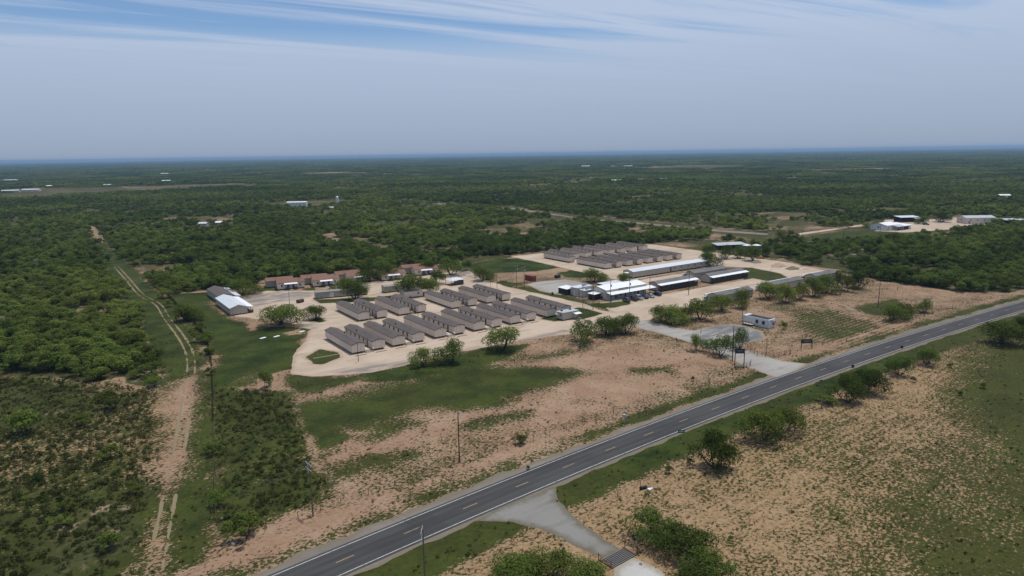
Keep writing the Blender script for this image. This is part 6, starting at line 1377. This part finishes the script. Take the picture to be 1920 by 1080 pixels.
# buildings scattered in the woodland towards the horizon
far_house(*(260.4, 871.6), 24, 12, 5.5, 6.2, R(-28), 'wall_white', 'roof_white', 'large white flat shed in the clearing at upper left', 'white_shed', 'building', nw=5)
o = thing('storage_silo', 'tall white silo in the clearing right of the white shed', 'silo', (321.9, 859.0)); MB().tube((0, 0, 0), (0, 0, 10.0), 1.9, 1.9, 16).build('shell', M['tank'], o); MB().tube((0, 0, 10.0), (0, 0, 11.2), 2.0, 0.5, 16).build('cone_roof', M['steel'], o)
SMALL = [((281.4, 781.2), 9, 6, 'wall_tan', 'roof_grey_metal', 'small shed in the brush below the white silo'), ((300.8, 520.2), 10, 7, 'wall_white', 'roof_white', 'small pale-roofed hut alone in the wood'), ((121.2, 681.0), 13, 7, 'wall_grey', 'roof_silver', 'left silver-roofed hut in the wood at upper left'), ((135.8, 680.2), 10, 6, 'wall_grey', 'roof_white', 'right silver-roofed hut in the wood at upper left'),
    ((1005.2, 1077.6), 42, 18, 'wall_white', 'roof_silver', 'distant long white ranch building near the horizon'), ((1075.7, 1069.5), 28, 20, 'wall_tan', 'roof_brown', 'distant red-brown ranch house near the horizon'), ((1123.1, 1049.1), 24, 16, 'wall_grey', 'roof_grey', 'distant grey ranch house right of the red-brown one'),
    ((-73.7, 2690.2), 60, 30, 'wall_white', 'roof_silver', 'distant white building in the trees at the left edge'), ((-52.7, 1727.0), 50, 18, 'wall_grey', 'roof_silver', 'low distant farm building at the left edge of the pasture'), ((-19.4, 1746.4), 55, 16, 'wall_tan', 'roof_silver', 'second low distant farm building on the left pasture'), ((26.6, 1970.5), 22, 14, 'wall_white', 'roof_white', 'small white house beyond the left pasture'), ((138.8, 1908.3), 28, 14, 'wall_white', 'roof_silver', 'white house at the bend of the left pasture'),
    ((292.3, 2098.6), 36, 18, 'wall_white', 'roof_white', 'white-roofed building in the dark trees beyond the left pasture'), ((1978.4, 2311.3), 60, 30, 'wall_white', 'roof_white', 'tiny distant white building left of the far green strip'), ((2040.1, 2110.5), 60, 24, 'wall_white', 'roof_white', 'long tiny white building by the far green strip'), ((2021.4, 2171.4), 30, 24, 'wall_white', 'roof_white', 'tiny white house left of the long distant one'), ((431.7, 3119.1), 60, 24, 'wall_white', 'roof_white', 'tiny pale building far off at the upper left'),
    ((965.1, 349.0), 22, 10, 'wall_white', 'roof_white', 'pale roof in the wood at the upper right')]
for (x, y), L, d, w, r, lab in SMALL:
    L, d = L * 0.62, d * 0.62; far_house(x, y, L, d, 2.8 + L * 0.02, 3.8 + L * 0.03, R(-34.7 + rng.uniform(-15, 15)), w, r, lab, 'distant_building', 'building')

# overhead lines: sagging spans between the roadside poles
def span(ends, label):
    o = thing('power_line', label, 'wires', (*ends[0][:2], 0)); ox, oy = ends[0][:2]
    for w in (-1.0, 0.0, 1.0):
        mb = MB()
        for (ax, ay, az), (bx, by, bz) in zip(ends[:-1], ends[1:]):
            n = 10; L = math.hypot(bx - ax, by - ay); nx, ny = -(by - ay) / L * w, (bx - ax) / L * w
            pt = [(ax + (bx - ax) * k / n + nx - ox, ay + (by - ay) * k / n + ny - oy, az + (bz - az) * k / n - 4 * 0.02 * L * (k / n) * (1 - k / n)) for k in range(n + 1)]
            for p, q in zip(pt[:-1], pt[1:]): mb.tube(p, q, 0.014, 0.014, 3)
        mb.build('wire', M['black_metal'], o)
    return o
_p = [tuple(p[0]) for p in POLES]
span([(-30.0, 96.0, 9.6), _p[0][:2] + (_p[0][2] - 0.2,)], 'faint overhead wires running left from the pole beside the highway')
span([_p[0][:2] + (_p[0][2] - 0.2,), _p[1][:2] + (_p[1][2] - 0.2,)], 'faint overhead wires crossing the highway at lower left')
span([_p[10][:2] + (_p[10][2] - 0.2,), _p[16][:2] + (_p[16][2] - 0.4,), _p[18][:2] + (_p[18][2] - 0.4,)], 'overhead wires from the paired poles along the office front')

# ---------------------------------------------------------------- haze
t = NT('haze_air'); t.n.remove(t.b); pv = t.n.new('ShaderNodeVolumePrincipled'); pv.inputs['Color'].default_value = (0.36, 0.56, 0.80, 1); pv.inputs['Density'].default_value = 0.00008; pv.inputs['Anisotropy'].default_value = 0.2
t.l.new(pv.outputs[0], t.out.inputs['Volume'])
hz = MB().box(-32000, 32000, -32000, 32000, -1.0, 75.0).build('haze', t.m); tag(hz, 'thin blue haze over the plain towards the horizon', None, None, 'stuff')
